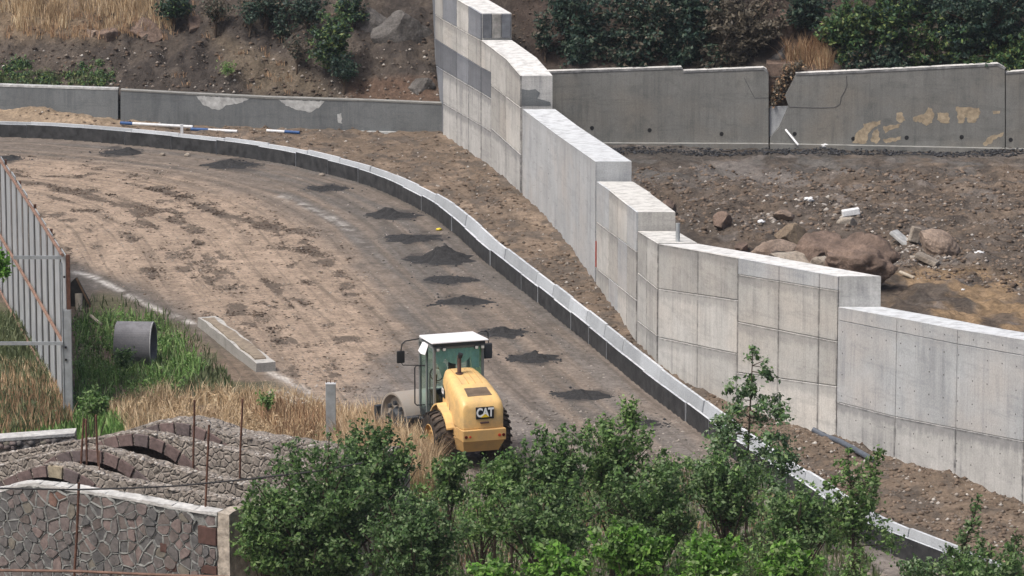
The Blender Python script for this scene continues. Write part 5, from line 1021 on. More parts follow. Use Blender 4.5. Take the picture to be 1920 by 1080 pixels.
for i, (sx, sy) in enumerate(seeds):
    zt_ = ztop_at(max(0, sx), 0, FT)
    if sy > zt_-.07 or sx < .0: continue
    if sx < .62 and (2.10 < sy < 2.62 or 1.1 < sy < 1.7): continue
    poly = cell(i, seeds)
    if not poly: continue
    sl = (ztop_at(sx+.3, 0, FT)-ztop_at(max(0, sx-.3), 0, FT))/(.3+min(.3, sx)); poly = clip(poly, -sl, 1, zt_-.075-sl*sx); poly = clip(poly, -1, 0, -.03)
    if len(poly) < 3: continue
    cx_ = sum(p[0] for p in poly)/len(poly); cy_ = sum(p[1] for p in poly)/len(poly)
    def pt(p, sh, v): q = B2(cx_+(p[0]-cx_)*sh, v); return (q[0], q[1], cy_+(p[1]-cy_)*sh)
    # round the corners a little
    rp_ = []
    for k in range(len(poly)):
        p, q = poly[k], poly[(k+1) % len(poly)]; rp_ += [(lerp(p[0], q[0], .2), lerp(p[1], q[1], .2)), (lerp(p[0], q[0], .8), lerp(p[1], q[1], .8))]
    m2 = MB(); pr = -.015-r2.random()*.065; m2.prism([pt(p, .86, .05) for p in rp_], [pt(p, .80, pr) for p in rp_]); m2.build('stone', M['stone_mixed'], ruin); cnt += 1
    for k in range(len(poly)):     # ribbon pointing along the joints
        p, q = poly[k], poly[(k+1) % len(poly)]
        if math.hypot(p[0]-q[0], p[1]-q[1]) < .05: continue
        mx_, my_ = lerp(p[0], q[0], .5)+r2.uniform(-.02, .02), lerp(p[1], q[1], .5)+r2.uniform(-.015, .015)
        P = [(*B2(p[0], .0), p[1]), (*B2(mx_, -.015), my_), (*B2(q[0], .0), q[1])]; mj.tube(P, r2.uniform(.026, .046), 4, cap=False)
stuff(mj.build('mortar_pointing', M['mortar_grey'], ruin))
for (u0, u1, z0_, z1) in ((.03, .58, 2.18, 2.62), (.03, .50, 1.45, 1.66), (.03, .58, 1.15, 1.40), (1.55, 1.75, 1.80, 2.02), (1.25, 1.60, 1.35, 1.60)):
    m2 = MB(); m2.hexa([(*B2(u1, -.05), z0_), (*B2(u0, -.05), z0_), (*B2(u0, .06), z0_), (*B2(u1, .06), z0_), (*B2(u1, -.05), z1), (*B2(u0, -.05), z1), (*B2(u0, .06), z1), (*B2(u1, .06), z1)]); m2.build('corner_stone', M['stone_block_brown'], ruin, bevel=.015)
# right side wall, rough plaster
SW = [(408, 962), (440, 950), (470, 935), (520, 915), (560, 900), (590, 885), (620, 870)]
mb = MB(); loops = []; vs_ = np.linspace(-.0, 7.6, 30)
for v in vs_:
    z = 3.02-.035*v+.05*math.sin(v*3)+random.uniform(-.04, .04); w = random.uniform(-.03, .03); a, b = B2(-.34+w, v), B2(.02, v); loops.append([(*a, -.3), (*a, z), (*b, z), (*b, -.3)])
for q in range(len(loops)-1):
    for i in range(4): mb.add([loops[q][i], loops[q][(i+1) % 4], loops[q+1][(i+1) % 4], loops[q+1][i]], [(0, 1, 2, 3)])
mb.add(loops[0], [(0, 1, 2, 3)]); mb.add(loops[-1], [(0, 1, 2, 3)]); mb.build('side_wall', M['plaster_rough'], ruin)
# cross walls with segmental arches
AR = [(1.3, 6.1, [(-260, 960), (0, 902), (40, 884), (77, 873), (110, 871), (160, 880), (233, 903), (333, 920), (440, 940), (520, 955)], .34, None),
      (3.2, 6.36, [(-260, 900), (0, 873), (60, 858), (107, 849), (160, 842), (187, 842), (240, 856), (333, 882), (450, 908), (600, 935)], .36, 1),
      (5.15, 6.40, [(-260, 880), (0, 853), (100, 835), (220, 816), (247, 812), (287, 814), (320, 822), (433, 846), (587, 873), (650, 885)], .36, 2),
      (6.9, 6.40, [(-260, 870), (100, 843), (213, 816), (267, 799), (300, 793), (335, 791), (367, 795), (417, 815), (500, 828), (567, 838), (640, 850)], .80, 3)]
for ai, (va, uc, prof, tw, _) in enumerate(AR):
    usn = np.linspace(.02, 12.5, 76); zc_t = ztop_at(uc, va, prof); Ri = 2.5; zi = zc_t-.33-Ri     # intrados centre
    def zint(u): d_ = u-uc; return zi+math.sqrt(Ri*Ri-d_*d_) if abs(d_) < 2.25 else -.3
    mb = MB(); loops = []
    for u in usn:
        z = ztop_at(u, va, prof)+.02*math.sin(u*9); zb2 = zint(u); a, b = B2(u, va), B2(u, va+tw); loops.append([(*a, zb2), (*b, zb2), (*b, z+.02), (*a, z)])
    for q in range(len(loops)-1):
        for i in range(4): mb.add([loops[q][i], loops[q][(i+1) % 4], loops[q+1][(i+1) % 4], loops[q+1][i]], [(0, 1, 2, 3)])
    mb.add(loops[0], [(0, 1, 2, 3)]); mb.add(loops[-1], [(0, 1, 2, 3)])
    aw = mb.build('arch_wall', M['rubble_wall'], ruin)
    vb_ = va+tw+.75; vm = MB(); n9 = 12      # added shell and closed back block, put in to shade the arch opening
    for q in range(n9):
        a0_, a1_ = lerp(-R(62), R(62), q/n9), lerp(-R(62), R(62), (q+1)/n9); P8 = []
        for vv_ in (0, 1):
            for (a_, rr__) in ((a0_, Ri+.005), (a1_, Ri+.005), (a1_, Ri+.10), (a0_, Ri+.10)): P8.append((*B2(uc+math.sin(a_)*rr__, va+tw-.01 if vv_ == 0 else vb_), zi+math.cos(a_)*rr__))
        vm.hexa(P8)
    vm.build('shade_shell', M['rubble_wall'], ruin)
    vm = MB(); lp = [(uc+math.sin(a_)*(Ri+.05), zi+math.cos(a_)*(Ri+.05)) for a_ in np.linspace(-R(62), R(62), 13)]; lp = [(lp[0][0], -.2)]+lp+[(lp[-1][0], -.2)]
    vm.prism([(*B2(a_, vb_-.02), z_) for a_, z_ in lp], [(*B2(a_, vb_+.12), z_) for a_, z_ in lp]); vm.build('shade_infill', M['rock_brown'], ruin)
    NV = 9; A0 = R(50)
    for k in range(NV):
        a0, a1 = lerp(-A0, A0, k/NV)+.012, lerp(-A0, A0, (k+1)/NV)-.012; n_ = 4; inn = []; outr = []
        for q in range(n_+1):
            a = lerp(a0, a1, q/n_); inn.append((uc+math.sin(a)*(Ri-.012), zi+math.cos(a)*(Ri-.012))); zo = zi+math.cos(a)*(Ri+.31); uo = uc+math.sin(a)*(Ri+.31); outr.append((uo, zo))
        loop = inn+outr[::-1]; ztl = lambda u_, z_: min(z_, ztop_at(max(u_, 0), va, prof)-.012)
        loop = [(a, ztl(a, b)) for a, b in loop]; m2 = MB(); pr = -.04-random.random()*.02; m2.prism([(*B2(a, va+.06), b) for a, b in loop], [(*B2(a, va+pr), b) for a, b in loop]); m2.build('voussoir', M['stone_keystone' if (k == 4 and ai == 0) else 'stone_tuff'], aw, bevel=.012, seg=1)
    # loose stones along the top
    uu = rng.uniform(0, 12, 520); vv = rng.uniform(va, va+tw, 520); P = np.array([[*B2(a, b), ztop_at(a, va, prof)+.0] for a, b in zip(uu, vv)]); scatter('top_stones', P, .03, .10, 'stone_mixed' if False else 'rubble_bits', .45, aw, 1.2)
mb = MB(); mb.hexa([(*B2(12.5, .6), 0.2), (*B2(0, .6), 0.2), (*B2(0, 8), .2), (*B2(12.5, 8), .2), (*B2(12.5, .6), .25), (*B2(0, .6), .25), (*B2(0, 8), .25), (*B2(12.5, 8), .25)]); mb.build('earth_floor', M['rock_brown'], ruin)
# low rubble wall further left
gx, gy = G(140, 812, 2.35); rw = thing('rubble_wall', 'low dry stone wall with pale mortar capping left of the arches', 'stone wall', (gx, gy, 0)); rw['kind'] = 'thing'
mb = MB(); P = [G(140, 813, 2.35), G(100, 816, 2.35), (G(0, 823, 2.35)), G(-200, 835, 2.35)]; zt_ = 2.35
for (a, b) in zip(P[:-1], P[1:]): mb.hexa([(b[0], b[1], -.2), (a[0], a[1], -.2), (a[0], a[1]+.5, -.2), (b[0], b[1]+.5, -.2), (b[0], b[1], zt_-.06), (a[0], a[1], zt_-.06), (a[0], a[1]+.5, zt_-.06), (b[0], b[1]+.5, zt_-.06)])
mb.build('wall_core', M['rubble_wall'], rw); mb = MB()
for (a, b) in zip(P[:-1], P[1:]): mb.hexa([(b[0], b[1]-.04, zt_-.058), (a[0], a[1]-.04, zt_-.058), (a[0], a[1]+.52, zt_-.058), (b[0], b[1]+.52, zt_-.058), (b[0], b[1]-.04, zt_+.02), (a[0], a[1]-.04, zt_+.02), (a[0], a[1]+.5, zt_+.04), (b[0], b[1]+.5, zt_+.04)])
mb.build('capping', M['mortar_cap'], rw)
for k in range(46):
    t_ = random.random(); px_ = lerp(-20, 138, t_); zz = random.uniform(1.75, 2.22); a = G(px_, pl(px_, [(-200, 835), (0, 823), (100, 816), (140, 813)]), 2.35); V_, Fq = ICO1; sz = np.array([random.uniform(.10, .17), .09, random.uniform(.07, .11)])
    npmesh('stone', V_*sz*(1+.3*(rng.random((len(V_), 1))-.5))+np.array([a[0], a[1], zz]), Fq, M['stone_mixed'], rw, k=3)
# rebars, cable, foreground rail
def bar(px, py_top, py_bot, Y_, lab, r_=.030, px2=None, mat='rust'):
    a = atY(px, py_top, Y_); b = atY(px if px2 is None else px2, py_bot, Y_); m_ = ((a[0]+b[0])/2+random.uniform(-.02, .02), Y_, (a[2]+b[2])/2); mb = MB(); mb.tube([b, m_, a], r_, 6); tag(mb.build('rebar', M[mat]), lab, 'rebar', 'rusty rebars rising from the stone ruin')
def Yr(u, v): return float(B2(u, v)[1])
bar(157, 784, 912, 104.5, 'rusty rebar, left one of the close pair under the small round tree', px2=150)
bar(161, 786, 915, 104.7, 'rusty rebar, right one of the close pair under the small round tree', px2=163)
bar(180, 778, 878, 106.0, 'rusty rebar just right of the close pair, below the small round tree', px2=185)
bar(365, 750, 938, 105.6, 'tall rusty rebar standing at the right of the arches', px2=362)
bar(392, 797, 1085, 100.6, 'long rusty rebar in front of the front wall near its corner', px2=381)
bar(455, 748, 928, 105.2, 'rightmost tall rusty rebar at the end of the arches', px2=449)
bar(148, 905, 1100, 101.8, 'long rusty rebar in front of the front wall at its left part', px2=138, r_=.036)
bar(186, 845, 915, 104.0, 'short pale rusty rebar between the second and first arch', px2=186, r_=.018, mat='rust_light')
mb = MB(); P = []
for (px, py) in ((-60, 914), (60, 917), (150, 918), (250, 915), (333, 911), (450, 900), (520, 892), (590, 884), (680, 868)): P.append(atY(px, py, 99.5))
mb.tube(P, .022, 6); cb = mb.build('black_cable', M['cable_black']); tag(cb, 'sagging black cable crossing in front of the arches', 'cable')
mb = MB(); mb.tube([atY(-40, 1069, 99.0), atY(140, 1071, 99.0), atY(300, 1078, 99.0), atY(430, 1082, 99.0)], .035, 6); tag(mb.build('steel_rail', M['rust_light']), 'long thin rusty rail crossing the very bottom of the stone front wall', 'rail')

# ================================================================== VEGETATION
def blades(name, P, h0, h1, w, mat, lean=.35, parent=None):
    n_ = len(P); h = rng.uniform(h0, h1, n_); a = rng.random(n_)*6.28; l_ = rng.random(n_)*lean; dx, dy = np.cos(a), np.sin(a); ww = w*rng.uniform(.6, 1.4, n_)
    sx, sy = -dy*ww/2, dx*ww/2; sx = np.abs(sx)+ww*.15; mid = P+np.stack([dx*l_*h*.35, dy*l_*h*.35, h*.6], -1); tip = P+np.stack([dx*l_*h, dy*l_*h, h], -1)
    o_ = np.stack([sx, sy*.3, np.zeros(n_)], -1); V = np.stack([P-o_, P+o_, mid+o_*.8, mid-o_*.8, tip], 1).reshape(-1, 3); b = (np.arange(n_)*5)[:, None]
    Fq = np.stack([b+np.array([0, 1, 2]), b+np.array([0, 2, 3]), b+np.array([3, 2, 4])], 1).reshape(-1, 3); return npmesh(name, V, Fq, M[mat], parent, k=3)
def leafcloud(name, C, Rd, n_, size, mat, parent=None, shell=.5, asp=.55, droop=.0):
    """n_ diamond leaves spread through clumps with centres C and radii Rd"""
    C = np.asarray(C, float); Rd = np.asarray(Rd, float); w = Rd**2; idx = rng.choice(len(C), n_, p=w/w.sum()); d = rng.normal(size=(n_, 3)); d /= np.linalg.norm(d, axis=1)[:, None]
    r_ = Rd[idx]*(shell+(1-shell)*rng.random(n_)**.6)*rng.uniform(.35, 1.6, n_)**1.5*1.08; P = C[idx]+d*r_[:, None]*np.array([1, 1, .85])
    nrm = d*.5+rng.normal(size=(n_, 3))*.55+np.array([0, -.15, .45]); nrm /= np.linalg.norm(nrm, axis=1)[:, None]; t_ = np.cross(nrm, rng.normal(size=(n_, 3))); t_ /= np.linalg.norm(t_, axis=1)[:, None]; b_ = np.cross(nrm, t_)
    s_ = size*rng.uniform(.38, 1.6, n_)[:, None]; q = s_*asp
    V = np.stack([P-t_*s_*.5, P+b_*q*.5-nrm*q*.12, P+t_*s_*.5-nrm*s_*droop, P-b_*q*.5-nrm*q*.12], 1).reshape(-1, 3); Fq = np.arange(n_*4).reshape(-1, 4)
    return stuff(npmesh(name, V, Fq, M[mat], parent))
def plant(name, lab, cat, px, py, w, h, Y_, mat, n_, size, base=None, clumps=26, spires=0, group=None, depth=.8, lower=True, trunk=True, mat2=None, gz=None, cr=(.16, .34), bark='bark'):
    """shrub or tree: crown centre at view (px,py), w x h in view pixels at distance Y_"""
    c_ = np.array(atY(px, py, Y_)); sc = Y_*1.03/F; rx, rz = w*sc/2, h*sc/2; ry = rx*depth
    if gz is None: gz = gh(c_[0], c_[1])
    t = thing(name, lab, cat, (c_[0], c_[1], gz), group=group); rs = random.Random(int(px*7+py*3)); C = []; Rd = []
    K = int(clumps*2.6); sr = (.075+.055*min(rx, rz))*cr[1]/.34; ends = []
    for _ in range(K):
        while True:
            v = Vector((rs.uniform(-1, 1), rs.uniform(-1, 1), rs.uniform(-.95, 1)))
            if v.length < 1: break
        v = v.normalized()*(v.length**.45); s0 = Vector((v.x*.35, v.y*.35, v.z*.45-.12)); reach = rs.uniform(.72, 1.02)*(1.12 if v.z > .5 else 1)
        e0 = v*reach+Vector((0, 0, .10)); q = rs.randint(4, 6)
        for k in range(q):
            f = k/(q-1); w = s0.lerp(e0, f)+Vector((0, 0, .10*math.sin(f*3.1)*(1 if v.z > 0 else .3))); C.append(c_+np.array([w.x*rx+rs.uniform(-.06, .06), w.y*ry, w.z*rz+rs.uniform(-.05, .05)])); Rd.append(sr*(1.25-.65*f)*rs.uniform(.75, 1.3))
        ends.append(C[-1])
    for _ in range(spires):
        a = rs.uniform(-.85, .85); b0 = c_+np.array([a*rx, rs.uniform(-.4, .4)*ry, rz*(1-a*a)**.5*rs.uniform(.55, .85)]); L_ = rs.uniform(.25, .55)*rz; ln = rs.uniform(-.4, .4)
        for k in range(6): C.append(b0+np.array([ln*k*L_/6, 0, k*L_/6])); Rd.append(sr*max(.35, 1-k*.13))
    if trunk:
        mb = MB(); b0 = Vector((c_[0]+rs.uniform(-.1, .1), c_[1], gz-.1)); tw = max(.025, rx*.045); top = Vector(c_)+Vector((0, 0, rz*.5)); mid = b0.lerp(top, .5)+Vector((rs.uniform(-.1, .1)*rx, 0, 0)); mb.tube([b0, mid, top], [tw*1.5, tw, tw*.3], 7)
        for i in range(0, len(ends), 3):
            q = Vector(ends[i]); s0 = b0.lerp(top, rs.uniform(.25, .8)); mb.tube([s0, s0.lerp(q, .6)+Vector((0, 0, .06*rz)), q], [tw*.55, tw*.3, tw*.12], 4, cap=False)
        mb.build('trunk', M[bark], t)
    o = leafcloud('foliage', C, Rd, n_, size, mat, t)
    if mat2: leafcloud('foliage', np.array(C)[::2]+np.array([0, -.05, .04]), np.array(Rd)[::2], n_//4, size, mat2, t)
    return t
g1 = 'shrubs of the foreground thicket'
FG = [('shrub', 'largest dense dark green shrub at the bottom, right of the stone ruin', 600, 990, 340, 320, 100, 'leaf_dark', 24000, .105, 64, 5, 'leaf_mid'),
 ('shrub', 'leafy shrub hugging the corner of the stone ruin', 500, 1010, 150, 190, 99.5, 'leaf_mid', 6500, .10, 26, 5, 'leaf_dark'),
 ('shrub', 'upper dark green shrub in front of the dry grass left of the roller', 705, 900, 200, 210, 102, 'leaf_dark', 9500, .10, 34, 6, 'leaf_mid'),
 ('shrub', 'dark shrub mass at the bottom below the roller', 775, 1030, 240, 210, 98, 'leaf_dark', 12500, .105, 42, 3, None),
 ('shrub', 'narrow leafy shrub directly in front of the left rear wheel of the roller', 845, 905, 100, 120, 104, 'leaf_mid', 2300, .10, 14, 3, 'leaf_dark'),
 ('shrub', 'low shrub touching the right rear wheel of the roller', 925, 905, 110, 90, 105, 'leaf_mid', 2000, .10, 12, 2, 'leaf_dark'),
 ('shrub', 'tall bushy shrub right of the roller with an uneven top', 1045, 890, 150, 190, 103, 'leaf_dark', 7500, .10, 24, 4, 'leaf_mid'),
 ('shrub', 'upright green shrub in front of the gravel, right of the tall bushy one', 1150, 870, 170, 180, 104, 'leaf_mid', 6500, .10, 22, 5, 'leaf_dark'),
 ('shrub', 'slender shoot reaching up to the channel from the thicket', 1185, 780, 60, 80, 105, 'leaf_mid', 700, .10, 8, 2, None),
 ('shrub', 'broad dark shrub in the middle of the thicket', 1020, 985, 280, 170, 101, 'leaf_dark', 11000, .10, 30, 3, 'leaf_mid'),
 ('shrub', 'broad mid-green shrub left of the tall sapling', 1230, 960, 240, 220, 102, 'leaf_dark', 11000, .10, 30, 4, 'leaf_mid'),
 ('shrub', 'olive shrub at the foot of the tall sapling', 1360, 935, 180, 170, 103, 'leaf_dark', 6500, .10, 22, 3, 'leaf_mid'),
 ('shrub', 'dark shrub standing left of the dark upright sapling', 1490, 985, 170, 150, 100, 'leaf_dark', 6000, .10, 24, 2, 'leaf_mid'),
 ('shrub', 'low green shrub filling the thicket between the tall bushy and middle ones', 960, 900, 90, 110, 103, 'leaf_mid', 2200, .10, 16, 2, 'leaf_dark'),
 ('shrub', 'sparse yellowish shrub over the brown gap below the roller', 900, 975, 150, 110, 102, 'leaf_mid', 1700, .09, 18, 3, None)]
for (nm, lab, px, py, w, h, Y_, m_, n_, sz, cl, sp, m2_) in FG: plant(nm, lab, 'shrub', px, py, w, h, Y_, m_, n_, sz, clumps=cl, spires=sp, group=g1, mat2=m2_)
g2 = 'bright green crowns along the bottom edge'
for (lab, px, py, w, h, n_) in (('bright yellow-green shrub crown left of centre at the bottom edge', 1045, 1065, 150, 90, 2800), ('bright yellow-green shrub crown with the highest tip at the bottom edge', 1190, 1045, 190, 120, 4200), ('bright green shrub crown right of the highest bright one', 1330, 1060, 170, 110, 3200), ('bright green shrub crown nearest the gravel at the bottom edge', 1480, 1065, 160, 90, 2600), ('small bright green crown between the dark mass and the bright crowns', 925, 1085, 110, 60, 1300)):
    plant('bright_shrub', lab, 'shrub', px, py, w, h, 90, 'leaf_bright', n_, .125, clumps=18, spires=4, group=g2, mat2='leaf_mid')
def sapling(name, lab, px, ytop, ybot, wmax, Y_, mat, n_, size, lean=0, mat2=None, power=.8):
    a = np.array(atY(px, ytop, Y_)); b = np.array(atY(px-lean, ybot, Y_)); sc = Y_*1.03/F; gz = gh(b[0], b[1]); t = thing(name, lab, 'sapling', (b[0], b[1], gz)); mb = MB(); mb.tube([(b[0], b[1], gz-.1), tuple(b), tuple(a)], [.05, .04, .010], 6)
    rs = random.Random(px); C = []; Rd = []; K = 26
    for k in range(K):
        f = k/(K-1); c0 = a+(b-a)*f; w = wmax*sc/2*(f**power); 
        for s_ in range(3 if f > .25 else 2):
            dx = rs.uniform(-1, 1)*w; dz = -abs(dx)*.1+rs.uniform(-.12, .12); q = c0+np.array([dx, rs.uniform(-.6, .6)*w, dz]); C.append(q); Rd.append(.09+.17*f*rs.uniform(.6, 1.3)*wmax/150)
            if rs.random() < .6: mb.tube([tuple(c0-np.array([0, 0, .2*w])), tuple(q)], [.014, .006], 4, cap=False)
    mb.build('stem', M['bark'], t); leafcloud('foliage', C, Rd, n_, size, mat, t, .2)
    if mat2: leafcloud('foliage', C, Rd, n_//3, size, mat2, t, .2)
sapling('sapling', 'tall light green sapling with a thin spire against the concrete wall', 1412, 650, 900, 200, 108, 'leaf_sapling', 5600, .112, 12, 'leaf_mid', .62)
sapling('sapling', 'dark upright sapling with feathery tips in front of the brown verge', 1590, 850, 1010, 150, 101, 'leaf_mid', 3000, .10, -10, 'leaf_dark', .45)
sapling('sapling', 'leafy shoot leaning right with pointed tip beside the dark upright sapling', 1650, 840, 980, 60, 102, 'leaf_mid', 1500, .10, 50, None, .5)
sapling('sapling', 'thin sapling on the brown verge near the right bottom corner', 1836, 935, 1060, 60, 101, 'leaf_dark', 800, .09, 40, None, .7)
sapling('sapling', 'tiny sapling standing on the gravel at the bottom edge', 1602, 1030, 1090, 50, 98, 'leaf_mid', 450, .09, 0, None, .4)
plant('shrub', 'wide loose shrub in the bottom right corner', 'shrub', 1850, 1075, 240, 110, 98, 'leaf_dark', 4500, .10, clumps=28, spires=6, group=g1, mat2='leaf_mid')
plant('shrub', 'loose greyish shrub below the end of the channel', 'shrub', 1720, 1075, 120, 70, 99, 'leaf_dark', 1300, .09, clumps=14, spires=4, group=g1, mat2='leaf_sapling')
sapling('sapling', 'small shoot at the right edge over the brown verge', 1905, 1000, 1070, 50, 100, 'leaf_dark', 500, .09, 0, None, .4)
plant('round_tree', 'small round green tree behind the close pair of rebars', 'tree', 176, 757, 70, 56, 112, 'leaf_mid', 1900, .09, clumps=12, group=None, mat2='leaf_dark')
# leafy branch at the left edge
plant('leafy_branch', 'bright leafy branch poking in at the left edge over the metal fence', 'branch', 4, 497, 60, 60, 118, 'leaf_bright', 330, .17, clumps=9, trunk=False, gz=3.9)
br = bpy.data.objects['leafy_branch']; mb = MB(); mb.tube([atY(-60, 900, 118), atY(-52, 640, 118), atY(-30, 540, 118), atY(6, 498, 118)], [.09, .07, .04, .015], 6); mb.build('stem', M['bark'], br)
mb = MB()
# dry grass and weeds
def turf(name, poly, n_, h0, h1, w, mat, lean=.4, patchy=False):
    P = low_pts(poly, n_, -.02, .05)
    if patchy: d_ = fbm(P[:, 0]*1.1, P[:, 1]*.8, 4, 123); P = P[rng.random(len(P)) < np.clip((d_-.28)*3.2, .12, 1)]
    return stuff(blades(name, P, h0, h1, w, mat, lean))
turf('dry_grass', [(200, 770), (300, 735), (430, 738), (560, 752), (640, 775), (720, 775), (800, 800), (830, 880), (760, 905), (600, 870), (420, 840), (240, 812)], 26000, .12, .62, .017, 'straw', 1.3, True)
turf('dry_grass', [(440, 770), (600, 780), (640, 800), (800, 810), (820, 870), (560, 860)], 4500, .2, .9, .018, 'straw_red', .7, True)
turf('dry_grass', [(630, 800), (720, 790), (800, 822), (832, 880), (790, 925), (700, 915), (620, 880)], 9500, .3, 1.0, .016, 'straw', 1.0, True); turf('dry_grass', [(630, 800), (780, 815), (825, 880), (790, 925), (620, 890)], 2000, .4, 1.0, .016, 'straw_red', 1.0)
turf('dry_grass', [(640, 835), (720, 838), (800, 850), (822, 880), (810, 930), (640, 930)], 7000, .5, 1.25, .016, 'straw', 1.0); C = low_pts([(220, 770), (430, 745), (640, 780), (740, 830), (800, 870), (700, 900), (420, 835)], 110, .3); leafcloud('straw_tufts', C, rng.uniform(.12, .34, 110), 6500, .12, 'straw', None, .1, .18)
turf('dry_grass', [(0, 720), (110, 735), (140, 800), (0, 830)], 1600, .25, .7, .028, 'straw_red', .5)
turf('green_weeds', [(142, 598), (230, 588), (300, 600), (345, 640), (385, 700), (330, 735), (230, 745), (142, 790)], 3500, .12, .55, .03, 'weed_green', 1.0, True); turf('green_weeds', [(142, 560), (230, 560), (330, 590), (400, 660), (430, 730), (300, 760), (142, 800)], 2600, .08, .4, .03, 'weed_olive', 1.0, True)
turf('green_weeds', [(300, 690), (420, 690), (440, 725), (330, 740)], 900, .1, .3, .04, 'weed_olive', .7)
turf('green_weeds', [(-20, 600), (60, 600), (120, 720), (130, 800), (-20, 830)], 6000, .2, .6, .045, 'weed_olive', .6)
turf('green_weeds', [(-20, 770), (140, 770), (250, 790), (220, 820), (-20, 830)], 2500, .15, .4, .045, 'weed_green', .6)
turf('dry_grass', [(-20, 690), (100, 700), (130, 760), (-20, 760)], 1500, .2, .6, .03, 'straw', .6)
C = low_pts([(142, 590), (230, 585), (310, 600), (360, 650), (395, 710), (300, 745), (142, 790)], 230, .14); leafcloud('weed_leaves', C, rng.uniform(.08, .34, len(C))**1.0, 14000, .075, 'weed_green', None, .1)
C = low_pts([(-20, 610), (60, 610), (120, 720), (120, 800), (-20, 810)], 80, .25); leafcloud('weed_leaves', C, rng.uniform(.12, .3, len(C)), 3500, .07, 'weed_olive')
plant('weed_bush', 'dark leafy weed growing against the concrete pipe ring', 'weed', 228, 672, 56, 44, 128.5, 'leaf_dark', 900, .09, clumps=10, trunk=False)
plant('weed_bush', 'lone leafy weed among the dry grass left of the concrete post', 'weed', 501, 748, 34, 50, 123, 'weed_green' if False else 'leaf_mid', 500, .09, clumps=8)
# thicket floor
turf('thicket_grass', [(430, 900), (820, 900), (1000, 900), (1350, 870), (1560, 960), (1650, 1079), (1650, 1150), (430, 1150)], 9000, .15, .5, .04, 'weed_olive', .7)
turf('thicket_grass', [(820, 900), (1000, 900), (1300, 880), (1500, 930), (1560, 1079), (800, 1079)], 1200, .15, .35, .03, 'straw_red', .7)
C = low_pts([(560, 920), (820, 890), (1000, 890), (1250, 860), (1400, 880), (1520, 950), (1640, 1060), (1640, 1150), (560, 1150)], 420, .35); leafcloud('thicket_growth', C, rng.uniform(.14, .40, len(C)), 17000, .095, 'leaf_mid', None, .2)
C = low_pts([(560, 920), (820, 900), (1000, 900), (1250, 880), (1400, 900), (1500, 960), (1600, 1060), (1600, 1150), (560, 1150)], 260, .3); leafcloud('thicket_growth', C, rng.uniform(.14, .40, len(C)), 9000, .095, 'leaf_dark', None, .2)
# plants on the left slope and the wall top
def slope_plant(name, lab, px, py, w, h, mat, n_, size, mat2=None, cat='bush', cl=22, sp=2, group=None, dy=.5, trunk=True, cr=(.16, .34)):
    x, y, z = hill_at(px, py+h*.40); yb, zb_ = hill_base(np.array([x])); yy = max(y-dy, float(yb[0])+.22+.25*w*y/F*.8); z = max(z-.3, float(hill_h(np.array([x]), np.array([yy]))[0])); return plant(name, lab, cat, px, py, w, h, yy, mat, n_, size, clumps=cl, spires=sp, group=group, mat2=mat2, gz=z-.1, trunk=trunk, cr=cr)
def slope_blades(name, x0, x1, y0_, y1_, n_, h0, h1, w, mat, lean=.8):
    P = hill_pts(x0, x1, y0_, y1_, n_//14); P = np.repeat(P, 14, 0)+rng.normal(size=(n_//14*14, 3))*np.array([.10, .10, .02]); return stuff(blades(name, P, h0, h1, w, mat, lean))
gl_ = 'green bushes on the left slope'
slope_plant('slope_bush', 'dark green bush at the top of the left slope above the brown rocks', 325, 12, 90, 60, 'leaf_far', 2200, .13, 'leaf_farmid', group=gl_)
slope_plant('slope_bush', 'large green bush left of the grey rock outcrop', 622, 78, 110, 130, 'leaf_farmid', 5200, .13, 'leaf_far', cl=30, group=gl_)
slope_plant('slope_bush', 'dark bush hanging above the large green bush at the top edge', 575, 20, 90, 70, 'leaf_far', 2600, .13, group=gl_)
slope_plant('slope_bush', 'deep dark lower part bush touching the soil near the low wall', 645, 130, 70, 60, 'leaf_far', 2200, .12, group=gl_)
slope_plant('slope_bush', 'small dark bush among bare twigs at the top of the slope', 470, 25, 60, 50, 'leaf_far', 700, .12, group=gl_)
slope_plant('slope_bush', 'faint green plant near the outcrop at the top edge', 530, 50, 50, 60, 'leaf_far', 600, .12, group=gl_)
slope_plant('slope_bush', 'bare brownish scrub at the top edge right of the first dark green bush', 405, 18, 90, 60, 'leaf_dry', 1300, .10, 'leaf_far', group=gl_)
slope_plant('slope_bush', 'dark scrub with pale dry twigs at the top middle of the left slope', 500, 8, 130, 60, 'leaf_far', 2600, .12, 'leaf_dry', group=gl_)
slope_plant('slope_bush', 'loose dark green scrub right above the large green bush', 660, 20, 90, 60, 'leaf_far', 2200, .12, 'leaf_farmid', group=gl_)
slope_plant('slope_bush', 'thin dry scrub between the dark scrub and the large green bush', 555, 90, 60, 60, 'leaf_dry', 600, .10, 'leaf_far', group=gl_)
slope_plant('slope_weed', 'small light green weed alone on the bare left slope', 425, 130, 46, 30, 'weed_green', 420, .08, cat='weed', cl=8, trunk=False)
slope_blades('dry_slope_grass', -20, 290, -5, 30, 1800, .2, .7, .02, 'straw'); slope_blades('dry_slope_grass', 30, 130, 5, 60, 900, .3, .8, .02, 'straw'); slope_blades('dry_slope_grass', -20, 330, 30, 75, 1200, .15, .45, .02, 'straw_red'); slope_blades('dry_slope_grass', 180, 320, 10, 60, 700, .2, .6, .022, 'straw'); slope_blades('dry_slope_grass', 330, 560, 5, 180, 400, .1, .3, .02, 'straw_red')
slope_blades('slope_weeds', -20, 200, 140, 163, 900, .1, .3, .04, 'weed_olive'); P = np.r_[hill_pts(-10, 60, 118, 162, 45), hill_pts(60, 215, 140, 162, 50), hill_pts(150, 200, 118, 150, 14)]; P[:, 2] += .08; leafcloud('slope_weeds', P, rng.uniform(.06, .26, len(P)), 6500, .10, 'leaf_farmid', None, .1)
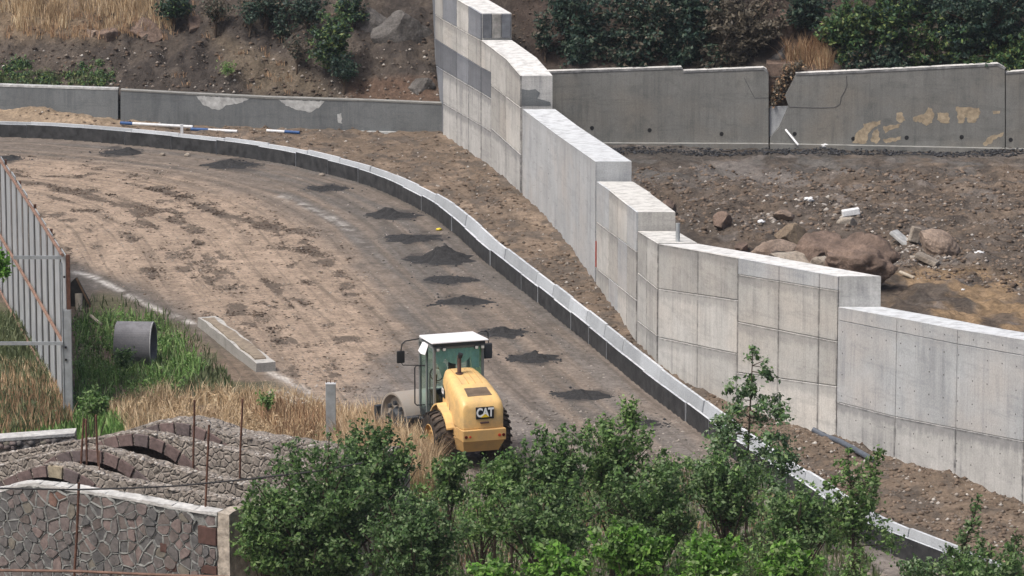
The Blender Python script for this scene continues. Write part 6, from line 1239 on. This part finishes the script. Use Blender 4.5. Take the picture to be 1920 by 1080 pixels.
# bushes and trees on the right slope
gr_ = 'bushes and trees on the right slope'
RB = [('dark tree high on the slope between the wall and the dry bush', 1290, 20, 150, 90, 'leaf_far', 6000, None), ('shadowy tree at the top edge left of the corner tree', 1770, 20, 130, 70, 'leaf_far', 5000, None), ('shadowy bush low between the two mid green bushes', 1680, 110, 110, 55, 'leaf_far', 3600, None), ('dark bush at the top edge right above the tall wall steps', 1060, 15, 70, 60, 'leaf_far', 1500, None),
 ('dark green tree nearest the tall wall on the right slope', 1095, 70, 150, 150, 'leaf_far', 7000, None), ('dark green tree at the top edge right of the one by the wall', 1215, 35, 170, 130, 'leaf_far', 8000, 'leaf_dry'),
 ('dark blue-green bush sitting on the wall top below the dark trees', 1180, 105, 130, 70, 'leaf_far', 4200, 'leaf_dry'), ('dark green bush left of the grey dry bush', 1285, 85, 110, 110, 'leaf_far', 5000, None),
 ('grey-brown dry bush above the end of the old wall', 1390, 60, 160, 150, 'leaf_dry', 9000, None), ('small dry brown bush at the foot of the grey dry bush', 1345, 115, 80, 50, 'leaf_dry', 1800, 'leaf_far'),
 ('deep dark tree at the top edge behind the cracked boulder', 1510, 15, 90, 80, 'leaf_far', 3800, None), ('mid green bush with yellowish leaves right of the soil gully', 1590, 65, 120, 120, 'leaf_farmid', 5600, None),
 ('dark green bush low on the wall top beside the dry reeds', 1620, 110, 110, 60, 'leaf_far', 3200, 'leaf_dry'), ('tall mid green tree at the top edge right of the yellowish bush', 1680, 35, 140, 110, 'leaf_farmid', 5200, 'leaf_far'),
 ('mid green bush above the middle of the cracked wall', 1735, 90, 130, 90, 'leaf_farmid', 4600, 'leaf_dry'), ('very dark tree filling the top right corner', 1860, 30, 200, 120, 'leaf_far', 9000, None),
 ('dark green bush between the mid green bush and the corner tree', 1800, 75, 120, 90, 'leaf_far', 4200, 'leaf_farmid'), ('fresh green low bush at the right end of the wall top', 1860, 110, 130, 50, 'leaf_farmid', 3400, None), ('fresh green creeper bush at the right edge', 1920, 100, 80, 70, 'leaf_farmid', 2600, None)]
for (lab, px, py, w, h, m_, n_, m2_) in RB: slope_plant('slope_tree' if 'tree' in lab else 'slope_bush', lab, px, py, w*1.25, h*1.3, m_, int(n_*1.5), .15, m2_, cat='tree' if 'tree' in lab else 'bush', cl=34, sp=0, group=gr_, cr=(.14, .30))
slope_plant('slope_bush', 'thin dark bush on the brown slope just right of the tall wall', 1020, 60, 60, 90, 'leaf_far', 900, .13, 'leaf_dry', group='bushes and trees on the right slope')
slope_blades('dry_reeds', 1475, 1560, 95, 130, 800, .3, 1.0, .022, 'straw_red', 1.1); slope_blades('dry_reeds', 1490, 1560, 105, 130, 300, .3, .8, .02, 'straw', 1.1)
# dry weeds hanging in the broken gap, soil behind them
Yg = slabY(1460, RWB, RWz)+.35; t = thing('hanging_weeds', 'dry yellowish weeds spilling through the broken gap of the old wall', 'dry weeds', atY(1460, 190, Yg)); C = [atY(px, py, Yg-.15) for px, py in ((1475, 130), (1482, 140), (1470, 145), (1462, 155), (1470, 160), (1458, 168), (1465, 178), (1455, 180), (1450, 190), (1490, 125), (1500, 120))]
leafcloud('foliage', C, [.17]*len(C), 1500, .11, 'leaf_dry', t, .1); leafcloud('foliage', C, [.17]*len(C), 600, .11, 'straw_red', t, .1)
P = [atY(a, b, Yg+.1) for a, b in ((1438, 300), (1500, 300), (1500, 120), (1438, 120))]; mb = MB(); mb.prism(P, [(p[0], p[1]+.6, p[2]+.1) for p in P]); mb.build('soil', M['rock_brown'], t)
P = low_pts([(1230, 700), (1400, 770), (1500, 800), (1450, 830), (1300, 740)], 200); 

# ================================================================== HAZE
mb = MB(); mb.box(-400, 400, -400, 400, -1.8, 58); hz_ = mb.build('haze', []); hz_['kind'] = 'stuff'
hm = bpy.data.materials.new('haze'); hm.use_nodes = True; hn = hm.node_tree.nodes; hn.remove(hn['Principled BSDF']); pv = hn.new('ShaderNodeVolumePrincipled')
pv.inputs['Color'].default_value = (0.80, 0.88, 1.0, 1); pv.inputs['Density'].default_value = 0.00015; pv.inputs['Anisotropy'].default_value = 0.2
hm.node_tree.links.new(pv.outputs[0], hn['Material Output'].inputs['Volume']); hz_.data.materials.append(hm)
